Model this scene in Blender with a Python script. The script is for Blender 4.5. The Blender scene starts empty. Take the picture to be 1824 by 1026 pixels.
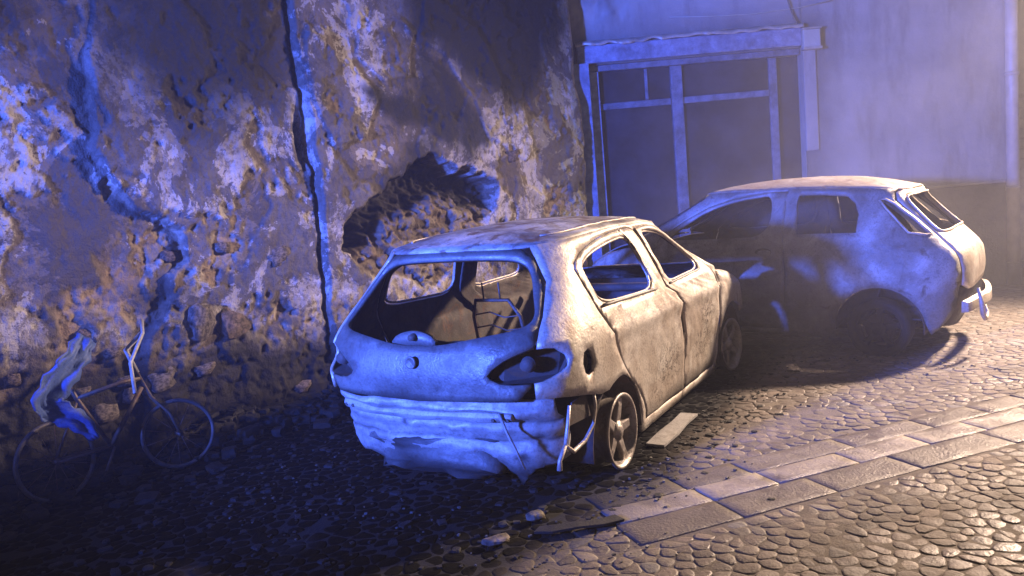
import bpy, math, random
import numpy as np
from mathutils import Vector
from mathutils.geometry import delaunay_2d_cdt

S = bpy.context.scene
COL = S.collection
R = math.radians

# ------------------------------------------------------------------ camera
CAM_H, CAM_P, CAM_R = 1.66, 0.1165, -0.0856
cam = bpy.data.cameras.new('camera'); cam.sensor_width = 36; cam.lens = 36 * 1400 / 1824
cam.clip_start = .05; cam.clip_end = 400
camo = bpy.data.objects.new('camera', cam); COL.objects.link(camo)
_F = Vector((0, math.cos(CAM_P), -math.sin(CAM_P))); _U = Vector((0, math.sin(CAM_P), math.cos(CAM_P))); _X = Vector((1, 0, 0))
_c, _s = math.cos(CAM_R), math.sin(CAM_R)
X2 = _X * _c + _U * _s; U2 = _U * _c - _X * _s
from mathutils import Matrix
camo.matrix_world = Matrix(((X2.x, U2.x, -_F.x, 0), (X2.y, U2.y, -_F.y, 0), (X2.z, U2.z, -_F.z, CAM_H), (0, 0, 0, 1)))
S.camera = camo

# ------------------------------------------------------------------ night sky and lights
world = bpy.data.worlds.new('World'); S.world = world; world.use_nodes = True
wn = world.node_tree; wn.nodes.clear()
sky = wn.nodes.new('ShaderNodeTexSky'); sky.sky_type = 'NISHITA'; sky.sun_disc = False
sky.sun_elevation = R(-1.5); sky.sun_rotation = R(200)
bg = wn.nodes.new('ShaderNodeBackground'); bg.inputs['Strength'].default_value = .15
wo = wn.nodes.new('ShaderNodeOutputWorld'); wn.links.new(sky.outputs[0], bg.inputs[0]); wn.links.new(bg.outputs[0], wo.inputs[0])

def look(o, target):
    o.rotation_euler = (Vector(target) - o.location).to_track_quat('-Z', 'Y').to_euler()

# blue beacon of an emergency vehicle, standing to the left of and behind the viewer
bl = bpy.data.lights.new('blue_beacon_light', 'SPOT'); bl.color = (.065, .145, 1.0); bl.energy = 15500
bl.spot_size = R(52); bl.spot_blend = .9; bl.shadow_soft_size = .25
blo = bpy.data.objects.new('blue_beacon_light', bl); COL.objects.link(blo); blo.location = (-5.3, -.3, 2.25); look(blo, (3.0, 9.0, 2.3))

S.view_settings.view_transform = 'Standard'; S.view_settings.look = 'None'
S.view_settings.exposure = 0; S.view_settings.gamma = 1; S.view_settings.use_curve_mapping = False
S.cycles.use_denoising = True; S.cycles.use_adaptive_sampling = True; S.cycles.adaptive_threshold = .02
S.cycles.max_bounces = 4; S.cycles.diffuse_bounces = 2; S.cycles.glossy_bounces = 2; S.cycles.volume_bounces = 0
S.cycles.volume_step_rate = 6.0; S.cycles.volume_max_steps = 48; S.cycles.caustics_reflective = False; S.cycles.caustics_refractive = False

SMOKE = .085
LAMP = (8.3, 9.1, 5.0)      # the street lamp at the end of the house, built further down

# ------------------------------------------------------------------ helpers
rng = np.random.default_rng(7)
random.seed(7)

def _hash(ix, iy, seed):
    h = (ix.astype(np.int64) * 374761393 + iy.astype(np.int64) * 668265263 + seed * 1442695041) & 0x7fffffff
    h = ((h ^ (h >> 13)) * 1274126177) & 0x7fffffff
    return ((h ^ (h >> 16)) & 0xffff) / 65535.0

def vnoise(x, y, seed=0):
    x = np.asarray(x, float); y = np.asarray(y, float)
    ix = np.floor(x); iy = np.floor(y); fx = x - ix; fy = y - iy
    fx = fx * fx * fx * (fx * (fx * 6 - 15) + 10); fy = fy * fy * fy * (fy * (fy * 6 - 15) + 10)
    a = _hash(ix, iy, seed); b = _hash(ix + 1, iy, seed); c = _hash(ix, iy + 1, seed); d = _hash(ix + 1, iy + 1, seed)
    return (a + (b - a) * fx) * (1 - fy) + (c + (d - c) * fx) * fy

def fbm(x, y, seed=0, oct=4, gain=.5):
    s = 0; w = 1; t = 0; cx, sx = math.cos(.6), math.sin(.6)
    for o in range(oct):
        s = s + w * (vnoise(x, y, seed + o * 17) - .5); t += w; w *= gain
        x, y = 2.03 * (x * cx - y * sx) + 7.3, 2.03 * (x * sx + y * cx) - 3.1
    return s / t * 2      # about -1..1

def sst(e0, e1, x):
    t = np.clip((x - e0) / (e1 - e0), 0, 1); return t * t * (3 - 2 * t)

def inpoly(x, y, poly):
    x = np.asarray(x); y = np.asarray(y); c = np.zeros(x.shape, bool); n = len(poly)
    for i in range(n):
        x1, y1 = poly[i]; x2, y2 = poly[(i + 1) % n]
        if y1 == y2: continue
        c ^= ((y1 > y) != (y2 > y)) & (x < (x2 - x1) * (y - y1) / (y2 - y1) + x1)
    return c

def polydist(x, y, poly):
    """distance to the outline, positive inside"""
    x = np.asarray(x); y = np.asarray(y); d = np.full(x.shape, 1e9); n = len(poly)
    for i in range(n):
        ax, ay = poly[i]; bx, by = poly[(i + 1) % n]; vx, vy = bx - ax, by - ay
        t = np.clip(((x - ax) * vx + (y - ay) * vy) / (vx * vx + vy * vy + 1e-12), 0, 1)
        d = np.minimum(d, np.hypot(x - ax - t * vx, y - ay - t * vy))
    return np.where(inpoly(x, y, poly), d, -d)

def mesh(name, V, F, mat=None, parent=None, smooth=True, attrs=None, thick=0, bevel=0, inner=None):
    me = bpy.data.meshes.new(name)
    V = np.asarray(V, float)
    me.from_pydata(V.tolist(), [], F if isinstance(F, list) else np.asarray(F).tolist())
    if smooth: me.polygons.foreach_set('use_smooth', [True] * len(me.polygons))
    for k, v in (attrs or {}).items():
        at = me.attributes.new(k, 'FLOAT', 'POINT'); at.data.foreach_set('value', np.asarray(v, np.float32))
    if mat is not None: me.materials.append(mat)
    me.update()
    o = bpy.data.objects.new(name, me); COL.objects.link(o)
    if parent is not None: o.parent = parent
    if thick:
        m = o.modifiers.new('thickness', 'SOLIDIFY'); m.thickness = thick; m.offset = -1
        if inner is not None: me.materials.append(inner); m.material_offset = 1
    if bevel:
        m = o.modifiers.new('bevel', 'BEVEL'); m.width = bevel; m.segments = 2; m.limit_method = 'ANGLE'
    return o

def tag(o, label=None, cat=None, group=None, kind=None):
    for k, v in (('label', label), ('category', cat), ('group', group), ('kind', kind)):
        if v: o[k] = v
    return o

def empty(name, loc=(0, 0, 0), rot=(0, 0, 0)):
    o = bpy.data.objects.new(name, None); COL.objects.link(o); o.location = loc; o.rotation_euler = rot
    o.empty_display_size = .1
    return o

class MB:
    """collects simple shapes into one mesh"""
    def __init__(s): s.V = []; s.F = []
    def add(s, V, F):
        n = len(s.V); s.V += [tuple(v) for v in V]; s.F += [tuple(i + n for i in f) for f in F]; return s
    def box(s, lo, hi, M=None):
        x0, y0, z0 = lo; x1, y1, z1 = hi
        V = [(x0, y0, z0), (x1, y0, z0), (x1, y1, z0), (x0, y1, z0), (x0, y0, z1), (x1, y0, z1), (x1, y1, z1), (x0, y1, z1)]
        if M is not None: V = [tuple(M @ Vector(v)) for v in V]
        return s.add(V, [(3, 2, 1, 0), (4, 5, 6, 7), (0, 1, 5, 4), (1, 2, 6, 5), (2, 3, 7, 6), (3, 0, 4, 7)])
    def tube(s, pts, r, seg=8, closed=False, caps=True):
        pts = [Vector(p) for p in pts]; n = len(pts); rs = r if isinstance(r, (list, tuple)) else [r] * n
        rings = []; up = None
        for i in range(n):
            if closed: t = pts[(i + 1) % n] - pts[i - 1]
            else: t = pts[min(i + 1, n - 1)] - pts[max(i - 1, 0)]
            t.normalize()
            if up is None: up = Vector((0, 0, 1)) if abs(t.z) < .9 else Vector((1, 0, 0))
            a = up - t * up.dot(t); a.normalize(); up = a; b = t.cross(a)
            rings.append([pts[i] + (a * math.cos(2 * math.pi * k / seg) + b * math.sin(2 * math.pi * k / seg)) * rs[i] for k in range(seg)])
        V = [v for q in rings for v in q]; F = []
        for i in range(n if closed else n - 1):
            j = (i + 1) % n
            for k in range(seg):
                l = (k + 1) % seg; F.append((i * seg + k, i * seg + l, j * seg + l, j * seg + k))
        if caps and not closed:
            F.append(tuple(range(seg - 1, -1, -1))); F.append(tuple((n - 1) * seg + k for k in range(seg)))
        return s.add(V, F)
    def lathe(s, prof, seg=40, axis='x', closed=False):
        """profile (r, h) turned about an axis through the origin"""
        V = []; m = len(prof)
        for i in range(seg):
            t = 2 * math.pi * i / seg
            for r, h in prof:
                V.append((h, r * math.cos(t), r * math.sin(t)) if axis == 'x' else (r * math.cos(t), r * math.sin(t), h))
        F = []
        for i in range(seg):
            j = (i + 1) % seg
            for k in range(m if closed else m - 1):
                l = (k + 1) % m; F.append((i * m + k, j * m + k, j * m + l, i * m + l))
        return s.add(V, F)
    def build(s, name, mat, parent=None, smooth=False, bevel=0, thick=0):
        return mesh(name, np.array(s.V), s.F, mat, parent, smooth=smooth, bevel=bevel, thick=thick)

# ------------------------------------------------------------------ materials
class NT:
    def __init__(s, name):
        s.m = bpy.data.materials.new(name); s.m.use_nodes = True; s.t = s.m.node_tree; s.n = s.t.nodes
        s.b = s.n['Principled BSDF']; s.out = s.n['Material Output']
        s.co = s.n.new('ShaderNodeTexCoord')
    def link(s, a, b): s.t.links.new(a, b)
    def noise(s, scale, detail=5, rough=.6, vec='Object', dist=0, stretch=None):
        k = s.n.new('ShaderNodeTexNoise'); k.inputs['Scale'].default_value = scale; k.inputs['Detail'].default_value = min(detail, 6)
        k.inputs['Roughness'].default_value = rough; k.inputs['Distortion'].default_value = dist
        src = s.co.outputs[vec]
        if stretch:
            mp = s.n.new('ShaderNodeMapping'); mp.inputs['Scale'].default_value = stretch; s.link(src, mp.inputs[0]); src = mp.outputs[0]
        s.link(src, k.inputs['Vector']); return k.outputs['Fac']
    def attr(s, name):
        k = s.n.new('ShaderNodeAttribute'); k.attribute_name = name; return k.outputs['Fac']
    def ramp(s, fac, stops):
        k = s.n.new('ShaderNodeValToRGB'); e = k.color_ramp.elements
        while len(e) < len(stops): e.new(.5)
        for q, (p, c) in zip(e, stops):
            q.position = p; q.color = (*c, 1) if isinstance(c, (tuple, list)) else (c, c, c, 1)
        s.link(fac, k.inputs[0]); return k.outputs[0]
    def mix(s, fac, a, b, mode='MIX'):
        k = s.n.new('ShaderNodeMix'); k.data_type = 'RGBA'; k.blend_type = mode
        for v, i in ((fac, 0), (a, 6), (b, 7)):
            if isinstance(v, (int, float)): k.inputs[i].default_value = v if i == 0 else (v, v, v, 1)
            elif isinstance(v, tuple): k.inputs[i].default_value = (*v, 1)
            else: s.link(v, k.inputs[i])
        return k.outputs[2]
    def math(s, op, a, b=0.0):
        k = s.n.new('ShaderNodeMath'); k.operation = op; k.use_clamp = False
        for i, v in enumerate((a, b)):
            if isinstance(v, (int, float)): k.inputs[i].default_value = v
            else: s.link(v, k.inputs[i])
        return k.outputs[0]
    def bump(s, h, strength=.4, dist=.02, nxt=None):
        k = s.n.new('ShaderNodeBump'); k.inputs['Strength'].default_value = strength; k.inputs['Distance'].default_value = dist
        s.link(h, k.inputs['Height'])
        if nxt is not None: s.link(nxt, k.inputs['Normal'])
        return k.outputs[0]
    def done(s, color=None, rough=None, normal=None, metal=None, spec=None):
        for v, nm in ((color, 'Base Color'), (rough, 'Roughness'), (normal, 'Normal'), (metal, 'Metallic'), (spec, 'Specular IOR Level')):
            if v is None: continue
            if isinstance(v, (int, float)): s.b.inputs[nm].default_value = v
            elif isinstance(v, tuple): s.b.inputs[nm].default_value = (*v, 1)
            else: s.link(v, s.b.inputs[nm])
        return s.m

def burnt_metal(name, pale, mid, rust, soot_shade=(.03, .027, .025), rust_at=.62, rough=.5, metal=.25, sootamt=.0):
    t = NT(name)
    n1 = t.noise(2.2, 5, .62, dist=.4); n2 = t.noise(11, 5, .65); n3 = t.noise(70, 4, .6); n4 = t.noise(5.5, 5, .6, dist=1.2)
    c = t.mix(t.ramp(n1, [(.36, 0.0), (.66, 1.0)]), mid, pale)
    c = t.mix(t.ramp(n4, [(rust_at, 0.0), (rust_at + .13, .85)]), c, rust)
    c = t.mix(t.ramp(n2, [(.30, .32), (.44, 0.0)]), c, rust)
    c = t.mix(t.ramp(n3, [(.32, .35), (.5, 0.0)]), c, soot_shade)
    n6 = t.noise(1.7, 4, .7, dist=.3); c = t.mix(t.ramp(n6, [(.535, 0.0), (.555, .45)]), c, tuple(.55 * q + .45 * p for q, p in zip(mid, rust)))
    n7 = t.noise(26, 3, .7); c = t.mix(t.ramp(n7, [(.62, 0.0), (.66, .3)]), c, rust)
    c = t.mix(t.attr('scorch'), c, soot_shade)
    nb_ = t.noise(10, 3, .6, dist=2.2); ln = t.ramp(nb_, [(.455, 0.0), (.48, 1.0), (.505, 1.0), (.53, 0.0)])
    c = t.mix(t.math('MULTIPLY', t.attr('blister'), ln), c, (.055, .042, .034))
    if sootamt: c = t.mix(t.ramp(n1, [(.42, sootamt), (.62, 0.0)]), c, soot_shade)
    b = t.bump(n2, .28, .02); b = t.bump(n3, .3, .006, b)
    return t.done(c, t.ramp(n2, [(.3, rough - .08), (.7, rough + .22)]), b, metal)

def plain(name, col, rough=.7, metal=0., var=.35, scale=9, bump=.25, dist=.01):
    t = NT(name); n = t.noise(scale, 6, .62); n2 = t.noise(scale * 6, 4, .6)
    lo = tuple(c * (1 - var) for c in col); hi = tuple(min(1, c * (1 + var)) for c in col)
    c = t.mix(t.ramp(n, [(.3, 0.0), (.7, 1.0)]), lo, hi)
    b = t.bump(n2, bump, dist)
    return t.done(c, rough, b, metal)

M = {}
M['shell'] = burnt_metal('burnt_body_metal', (.66, .62, .56), (.46, .40, .33), (.21, .12, .07), rust_at=.60, rough=.42, metal=.35)
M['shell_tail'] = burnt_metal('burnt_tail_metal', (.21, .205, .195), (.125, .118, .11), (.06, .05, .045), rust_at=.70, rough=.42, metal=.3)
M['roof'] = burnt_metal('burnt_roof_metal', (.66, .64, .62), (.16, .15, .14), (.14, .08, .05), rust_at=.49, rough=.5, metal=.25)
M['beam'] = burnt_metal('burnt_beam_metal', (.50, .485, .47), (.30, .285, .27), (.07, .06, .055), rust_at=.66, rough=.5, metal=.2)
M['inner'] = burnt_metal('burnt_inner_metal', (.12, .10, .09), (.05, .042, .036), (.12, .06, .03), rust_at=.55, rough=.7, metal=.1)
M['alloy'] = burnt_metal('burnt_alloy', (.50, .46, .42), (.30, .26, .23), (.16, .10, .07), rust_at=.60, rough=.38, metal=.55)
M['shell2'] = burnt_metal('burnt_grey_paint', (.50, .50, .51), (.36, .35, .34), (.10, .075, .06), rust_at=.60, rough=.5, metal=.15, sootamt=.4)
M['roof2'] = burnt_metal('burnt_second_roof', (.50, .47, .45), (.30, .25, .21), (.19, .11, .07), rust_at=.56, rough=.5, metal=.2)
M['tail2'] = burnt_metal('burnt_second_tail', (.60, .55, .48), (.42, .35, .28), (.20, .12, .08), rust_at=.64, rough=.45, metal=.25)
M['char'] = plain('charred_rubber', (.018, .017, .016), .8, 0, .5, 14, .5, .02)
M['ash'] = plain('ash_rubble', (.018, .017, .016), .75, 0, .7, 18, .6, .02)
M['rusty'] = burnt_metal('rusty_tube', (.20, .17, .15), (.10, .07, .05), (.11, .055, .03), rust_at=.5, rough=.5, metal=.4)
M['bluewood'] = plain('painted_wood', (.19, .23, .34), .55, 0, .5, 7, .35, .012)  # beacon light painted in: brighter blue for left jamb, casing and shutter box
M['sootwood'] = plain('sooty_wood', (.13, .15, .20), .6, 0, .6, 6, .5, .015)  # darker copy for the dimmer frame members: soot plus painted shade
M['glass_dark'] = plain('sooty_pane', (.026, .030, .042), .25, 0, .5, 3, .08, .004)
M['tin'] = plain('tin_sheet', (.42, .41, .40), .45, .4, .3, 6, .3, .01)
M['sheet'] = burnt_metal('plastic_sheet', (.55, .54, .53), (.33, .32, .31), (.10, .08, .06), rust_at=.66, rough=.5, metal=.2)
M['pipe'] = plain('downpipe_paint', (.50, .47, .42), .5, .1, .2, 5, .15, .01)
M['rear_wall'] = plain('grey_render', (.42, .42, .38), .85, 0, .15, 4, .3, .01)
M['iron'] = plain('dark_iron', (.06, .06, .06), .5, .5, .3, 8, .2, .01)

# ------------------------------------------------------------------ ground
t = NT('mortar_and_dirt')
n = t.noise(6, 8, .65); n2 = t.noise(60, 5, .6)
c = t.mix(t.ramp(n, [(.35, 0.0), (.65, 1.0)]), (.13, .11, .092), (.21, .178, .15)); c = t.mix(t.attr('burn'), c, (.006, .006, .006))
M['mortar'] = t.done(c, .95, t.bump(n2, .6, .01))
t = NT('cobblestone')
n = t.noise(9, 5, .65); n2 = t.noise(45, 4, .65); n3 = t.noise(2.1, 4, .6)
c = t.ramp(t.attr('tone'), [(0, (.15, .125, .105)), (.35, (.21, .172, .142)), (.65, (.26, .208, .17)), (.85, (.31, .26, .215)), (1, (.24, .225, .21))])
c = t.mix(t.ramp(n, [(.3, .55), (.6, 0.0)]), c, (.07, .058, .048)); c = t.mix(t.ramp(n2, [(.55, 0.0), (.75, .35)]), c, (.36, .30, .25))
n8 = t.noise(1.3, 5, .7); c = t.mix(t.ramp(n8, [(.46, 0.0), (.58, .6)]), c, (.115, .096, .083))
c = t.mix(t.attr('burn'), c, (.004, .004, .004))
M['cobble'] = t.done(c, t.mix(t.attr('burn'), t.ramp(n3, [(.36, .40), (.60, .82)]), .95), t.bump(n2, .5, .010, t.bump(n, .5, .025)), spec=t.mix(t.attr('burn'), .55, .08))
t = NT('paving_slab')
n = t.noise(5, 8, .65); n2 = t.noise(70, 5, .6); n3 = t.noise(2.4, 4, .6)
c = t.mix(t.attr('tone'), (.14, .117, .10), (.42, .365, .31)); c = t.mix(t.ramp(n, [(.36, .6), (.52, 0.0)]), c, (.10, .08, .072))
c = t.mix(t.attr('burn'), c, (.010, .010, .010))
M['slab'] = t.done(c, t.mix(t.attr('burn'), t.ramp(n3, [(.38, .28), (.62, .6)]), .95), t.bump(n2, .6, .012, t.bump(n, .5, .03)), spec=.4)

E1 = np.array([.9346, .3557]); E2 = np.array([-.3557, .9346])     # along and across the street
STRIP = [(3.075, 3.325), (3.325, 3.525), (3.525, 3.735)]           # lower slabs, pale kerb line, upper slabs

# stone wall line: corner B, running to the left and towards the viewer
WT = np.array([.656, .755]); WT = WT / np.linalg.norm(WT); WN = np.array([WT[1], -WT[0]]); WB = np.array([.85, 9.6])
CAR1 = (-.5814, 4.2398, .5327)
CAR2 = (4.2, 6.97, -.92)

def burn_shade(x, y):
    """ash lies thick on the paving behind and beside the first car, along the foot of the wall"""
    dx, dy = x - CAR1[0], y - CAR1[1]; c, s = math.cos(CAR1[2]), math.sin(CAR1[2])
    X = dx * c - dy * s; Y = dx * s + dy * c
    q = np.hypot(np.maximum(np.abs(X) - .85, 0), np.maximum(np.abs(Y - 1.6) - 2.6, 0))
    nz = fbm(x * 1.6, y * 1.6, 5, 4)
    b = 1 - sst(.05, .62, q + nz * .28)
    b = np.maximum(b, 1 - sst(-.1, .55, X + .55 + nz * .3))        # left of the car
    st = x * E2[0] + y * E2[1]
    b = b * sst(3.0, 3.75, st + nz * .35 + 1.1 * sst(.3, -.9, x) )    # fades out towards the street
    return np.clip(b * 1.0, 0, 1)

gx, gy = np.meshgrid(np.linspace(-7, 9, 161), np.linspace(0, 10.5, 106))
V = np.stack([gx.ravel(), gy.ravel(), -.0024 + .0026 * fbm(gx * 3, gy * 3, 3).ravel()], -1)
idx = np.arange(161 * 106).reshape(106, 161)
F = np.stack([idx[:-1, :-1], idx[:-1, 1:], idx[1:, 1:], idx[1:, :-1]], -1).reshape(-1, 4)
# far skirt so that the ground reaches the horizon
nb = len(V); V = np.concatenate([V, [(-90, -60, -.032), (90, -60, -.032), (90, 120, -.032), (-90, 120, -.032)]])
c00, c10, c11, c01 = idx[0, 0], idx[0, -1], idx[-1, -1], idx[-1, 0]
FF = F.tolist() + [[nb, nb + 1, int(c10), int(c00)], [nb + 1, nb + 2, int(c11), int(c10)], [nb + 2, nb + 3, int(c01), int(c11)], [nb + 3, nb, int(c00), int(c01)]]
ground = mesh('ground', V, FF, M['mortar'], attrs={'burn': burn_shade(V[:, 0], V[:, 1])})
tag(ground, 'cobbled street surface, wet and partly blackened by ash', 'ground', kind='structure')

# cobbles: cells of a jittered grid, each its own domed stone
def clip(poly, nx, ny, d):
    out = []; m = len(poly)
    for i in range(m):
        a = poly[i]; b = poly[(i + 1) % m]; da = a[0] * nx + a[1] * ny - d; db = b[0] * nx + b[1] * ny - d
        if da <= 0: out.append(a)
        if (da < 0) != (db < 0) and da != db:
            k = da / (da - db); out.append((a[0] + (b[0] - a[0]) * k, a[1] + (b[1] - a[1]) * k))
    return out

def cobble_cells():
    res = []
    for (t0, t1, ps, pt, jit, sa_, sb_) in ((-.6, 3.065, .098, .076, .44, -99, 99), (3.745, 9.6, .106, .078, .43, -99, 99), (3.065, 3.745, .100, .076, .43, -99, 1.70)):
        rows = int((t1 - t0) / pt); pt = (t1 - t0) / rows; pts = {}
        for j in range(-1, rows + 1):
            off = (j % 2) * .5
            for i in range(-56, 112):
                pts[i, j] = ((i + off + random.uniform(-jit, jit)) * ps, t0 + (j + .5 + random.uniform(-jit, jit) * .8) * pt)
        for j in range(0, rows):
            for i in range(-55, 111):
                s, tt = pts[i, j]; x = s * E1[0] + tt * E2[0]; y = s * E1[1] + tt * E2[1]
                if y < 2.3 or y > 9.9 or abs(x) > .72 * y + .4 or s > sb_: continue
                if (x - WB[0]) * WN[0] + (y - WB[1]) * WN[1] < -.05 and x < WB[0]: continue
                poly = [(s - .2, max(t0, tt - .2)), (s + .2, max(t0, tt - .2)), (s + .2, min(t1, tt + .2)), (s - .2, min(t1, tt + .2))]
                for dj in (-1, 0, 1):
                    for di in (-2, -1, 0, 1, 2):
                        if (di or dj) and (i + di, j + dj) in pts:
                            p = pts[i + di, j + dj]; nx, ny = p[0] - s, p[1] - tt
                            poly = clip(poly, nx, ny, (p[0] ** 2 + p[1] ** 2 - s * s - tt * tt) / 2)
                            if len(poly) < 3: break
                    if len(poly) < 3: break
                if len(poly) >= 3: res.append((s, tt, x, y, poly))
    return res

def stone_mesh(poly, z0, hgt, tilt):
    p = np.array(poly); c = p.mean(0)
    for _ in range(1):          # round the corners
        q = np.roll(p, -1, 0); p = np.stack([p * .72 + q * .28, p * .28 + q * .72], 1).reshape(-1, 2)
    d = p - c; L = np.hypot(d[:, 0], d[:, 1]).clip(1e-6)
    rings = []
    for k, zz in ((.001, -.03), (.002, z0 - .001), (.013, z0 + hgt * .75)):
        rings.append(np.concatenate([c + d * ((L - k) / L).clip(.2)[:, None], np.full((len(p), 1), zz)], 1))
    V = np.concatenate(rings[0:3] + [np.array([[c[0], c[1], z0 + hgt]])])
    V[:, 2] += ((V[:, 0] - c[0]) * tilt[0] + (V[:, 1] - c[1]) * tilt[1]) * (V[:, 2] > -.025)
    m = len(p); F = []
    for r_ in range(2):
        for k in range(m):
            l = (k + 1) % m; F.append((r_ * m + k, r_ * m + l, (r_ + 1) * m + l, (r_ + 1) * m + k))
    F += [(2 * m + k, 2 * m + (k + 1) % m, 3 * m) for k in range(m)]
    W = V.copy(); W[:, 0] = V[:, 0] * E1[0] + V[:, 1] * E2[0]; W[:, 1] = V[:, 0] * E1[1] + V[:, 1] * E2[1]
    return W, F

cells = cobble_cells()
def seen_size(c):
    s, tt, x, y, poly = c
    dx, dy = x - CAR1[0], y - CAR1[1]; cc, ss = math.cos(CAR1[2]), math.sin(CAR1[2])
    X, Y = dx * cc - dy * ss, dx * ss + dy * cc
    if abs(X) < .95 and -.3 < Y < 4.2: return 0
    u = x / y
    if u > .66 or u < -.62: return 0
    v = (1.66 / y - .1165) + u * -.0856
    if v > .375: return 0
    b = float(burn_shade(np.array([x]), np.array([y]))[0])
    return (1 - .9 * b) / (y * y * y)
order = sorted(range(len(cells)), key=lambda i: -seen_size(cells[i])); single = set(order[:295])
bV, bF, bT, bB = [], [], [], []; nv = 0
for i, cell in enumerate(cells):
    s, tt, x, y, poly = cell
    big = tt < 3.1
    V, F = stone_mesh(poly, -.001 + random.uniform(-.002, .002), random.uniform(.0008, .003) if big else random.uniform(.0006, .002), (random.gauss(0, .026), random.gauss(0, .026)))
    tone = min(1, max(0, random.gauss(.5, .27) + .35 * float(fbm(np.array([x * .9]), np.array([y * 1.3]), 61, 4)[0]))); bu = burn_shade(V[:, 0], V[:, 1])
    if i in single:
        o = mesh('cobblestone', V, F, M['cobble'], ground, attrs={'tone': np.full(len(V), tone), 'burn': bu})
    else:
        bV.append(V); bF += [tuple(k + nv for k in f) for f in F]; nv += len(V); bT.append(np.full(len(V), tone)); bB.append(bu)
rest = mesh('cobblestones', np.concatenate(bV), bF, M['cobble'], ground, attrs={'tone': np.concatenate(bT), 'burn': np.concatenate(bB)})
rest['kind'] = 'stuff'

# three rows of slabs crossing the cobbles
for row, (ta, tb) in enumerate(STRIP):
    s = 1.70 + row * .02
    cuts = [s]
    while s < 11: s += random.uniform(.36, .62) if row == 1 else random.uniform(.42, .80); cuts.append(s)
    for s0, s1 in zip(cuts[:-1], cuts[1:]):
        xm = (s0 + s1) / 2 * E1[0] + ta * E2[0]; ym = (s0 + s1) / 2 * E1[1] + ta * E2[1]
        if ym < 2 or ym > 9.5 or abs(xm) > .8 * ym + .6 or s0 < 1.66: continue
        g = .003; w0, w1, l0, l1 = ta + g, tb - g, s0 + g, s1 - g
        sub = 6; pts = []
        for a, b in (((l0, w0), (l1, w0)), ((l1, w0), (l1, w1)), ((l1, w1), (l0, w1)), ((l0, w1), (l0, w0))):
            for k in range(sub):
                f = k / sub; q = (a[0] + (b[0] - a[0]) * f, a[1] + (b[1] - a[1]) * f)
                jn = .006 * random.gauss(0, 1) * (.4 if k else 1)
                pts.append((q[0] + jn * .6, q[1] + jn * .5))
        p = np.array(pts); c = p.mean(0); m = len(p); z = random.uniform(.002, .0045) + (.002 if row == 1 else 0)
        ring = lambda k, zz: np.concatenate([c + (p - c) * (1 - k / np.hypot(*(p - c).T))[:, None], np.full((m, 1), zz)], 1)
        V = np.concatenate([ring(0, -.03), ring(.001, z - .004), ring(.006, z), ring(.07, z - random.uniform(0, .002)), [[c[0], c[1], z]]])
        F = [(r_ * m + k, r_ * m + (k + 1) % m, (r_ + 1) * m + (k + 1) % m, (r_ + 1) * m + k) for r_ in range(3) for k in range(m)]
        F += [(3 * m + k, 3 * m + (k + 1) % m, 4 * m) for k in range(m)]
        V[:, 2] += (V[:, 2] > -.02) * ((V[:, 0] - c[0]) * random.gauss(0, .006) + (V[:, 1] - c[1]) * random.gauss(0, .01))
        W = V.copy(); W[:, 0] = V[:, 0] * E1[0] + V[:, 1] * E2[0]; W[:, 1] = V[:, 0] * E1[1] + V[:, 1] * E2[1]
        tone = random.uniform(.72, 1) if row == 1 else random.choice([random.uniform(.0, .15), random.uniform(.15, .35)])
        mesh('paving_slab', W, F, M['slab'], ground, attrs={'tone': np.full(len(W), tone), 'burn': burn_shade(W[:, 0], W[:, 1]) * .9})

# ------------------------------------------------------------------ old stone wall with failing plaster
def wall_xyz(a, z, d):
    return np.stack([WB[0] + a * WT[0] + d * WN[0], WB[1] + a * WT[1] + d * WN[1], z], -1)

na, nz_ = 575, 372
a, z = np.meshgrid(np.linspace(-7.9, .13, na), np.linspace(-.1, 5.1, nz_))
n1 = fbm(a * .9, z * .9, 11); n2 = fbm(a * 3.3, z * 3.3, 12, 5, .55); n3 = fbm(a * 11, z * 11, 13, 4, .6); n5 = fbm(a * 5.5 + 2 * z, z * 7.5, 15, 5, .65); n4 = fbm(a * 1.9 + 5, z * 1.9, 14, 5, .55)
lz = np.array([-.2, .5, .88, 1.09, 1.30, 1.40, 1.57, 1.71, 1.80, 2.05, 2.24, 2.35, 2.5, 3.2, 5.2])
la = np.array([-5.45, -5.40, -5.31, -5.13, -5.10, -4.94, -4.96, -5.09, -5.32, -5.47, -5.56, -5.49, -5.52, -5.40, -5.5])
al = np.interp(z, lz, la) + .05 * n2 + .02 * n3
right_of_ledge = sst(-.004, .014, a - al)
ac = -3.79 + .035 * fbm(z * 2.2, z * 0 + 3.3, 21, 3) + .012 * n3
crack = np.exp(-((a - ac + .012) / .016) ** 2) * sst(.45, .8, z + .0)
gap = np.exp(-((a + 3.86) / .045) ** 2) * np.exp(-((z - 2.28) / .17) ** 2)
right_of_crack = sst(-.008, .02, a - ac)
HOLE = [(-3.6, 1.56), (-3.28, 1.76), (-2.93, 1.93), (-2.55, 2.09), (-2.29, 2.08), (-1.86, 1.94), (-1.51, 1.83), (-1.56, 1.56), (-1.76, 1.30), (-1.9, 1.0), (-2.6, .85), (-3.3, 1.0), (-3.62, 1.3)]
hd = polydist(a, z, HOLE) + .09 * n2 + .05 * n3
htop = np.interp(a, [-3.6, -3.28, -2.93, -2.55, -2.29, -1.86, -1.51], [1.56, 1.76, 1.93, 2.09, 2.08, 1.94, 1.83])
hdeep = sst(.48, .08, htop - z + .16 * n2 + .12 * n4 + .08 * n3)
hole = sst(-.01, .07, hd)
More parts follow.
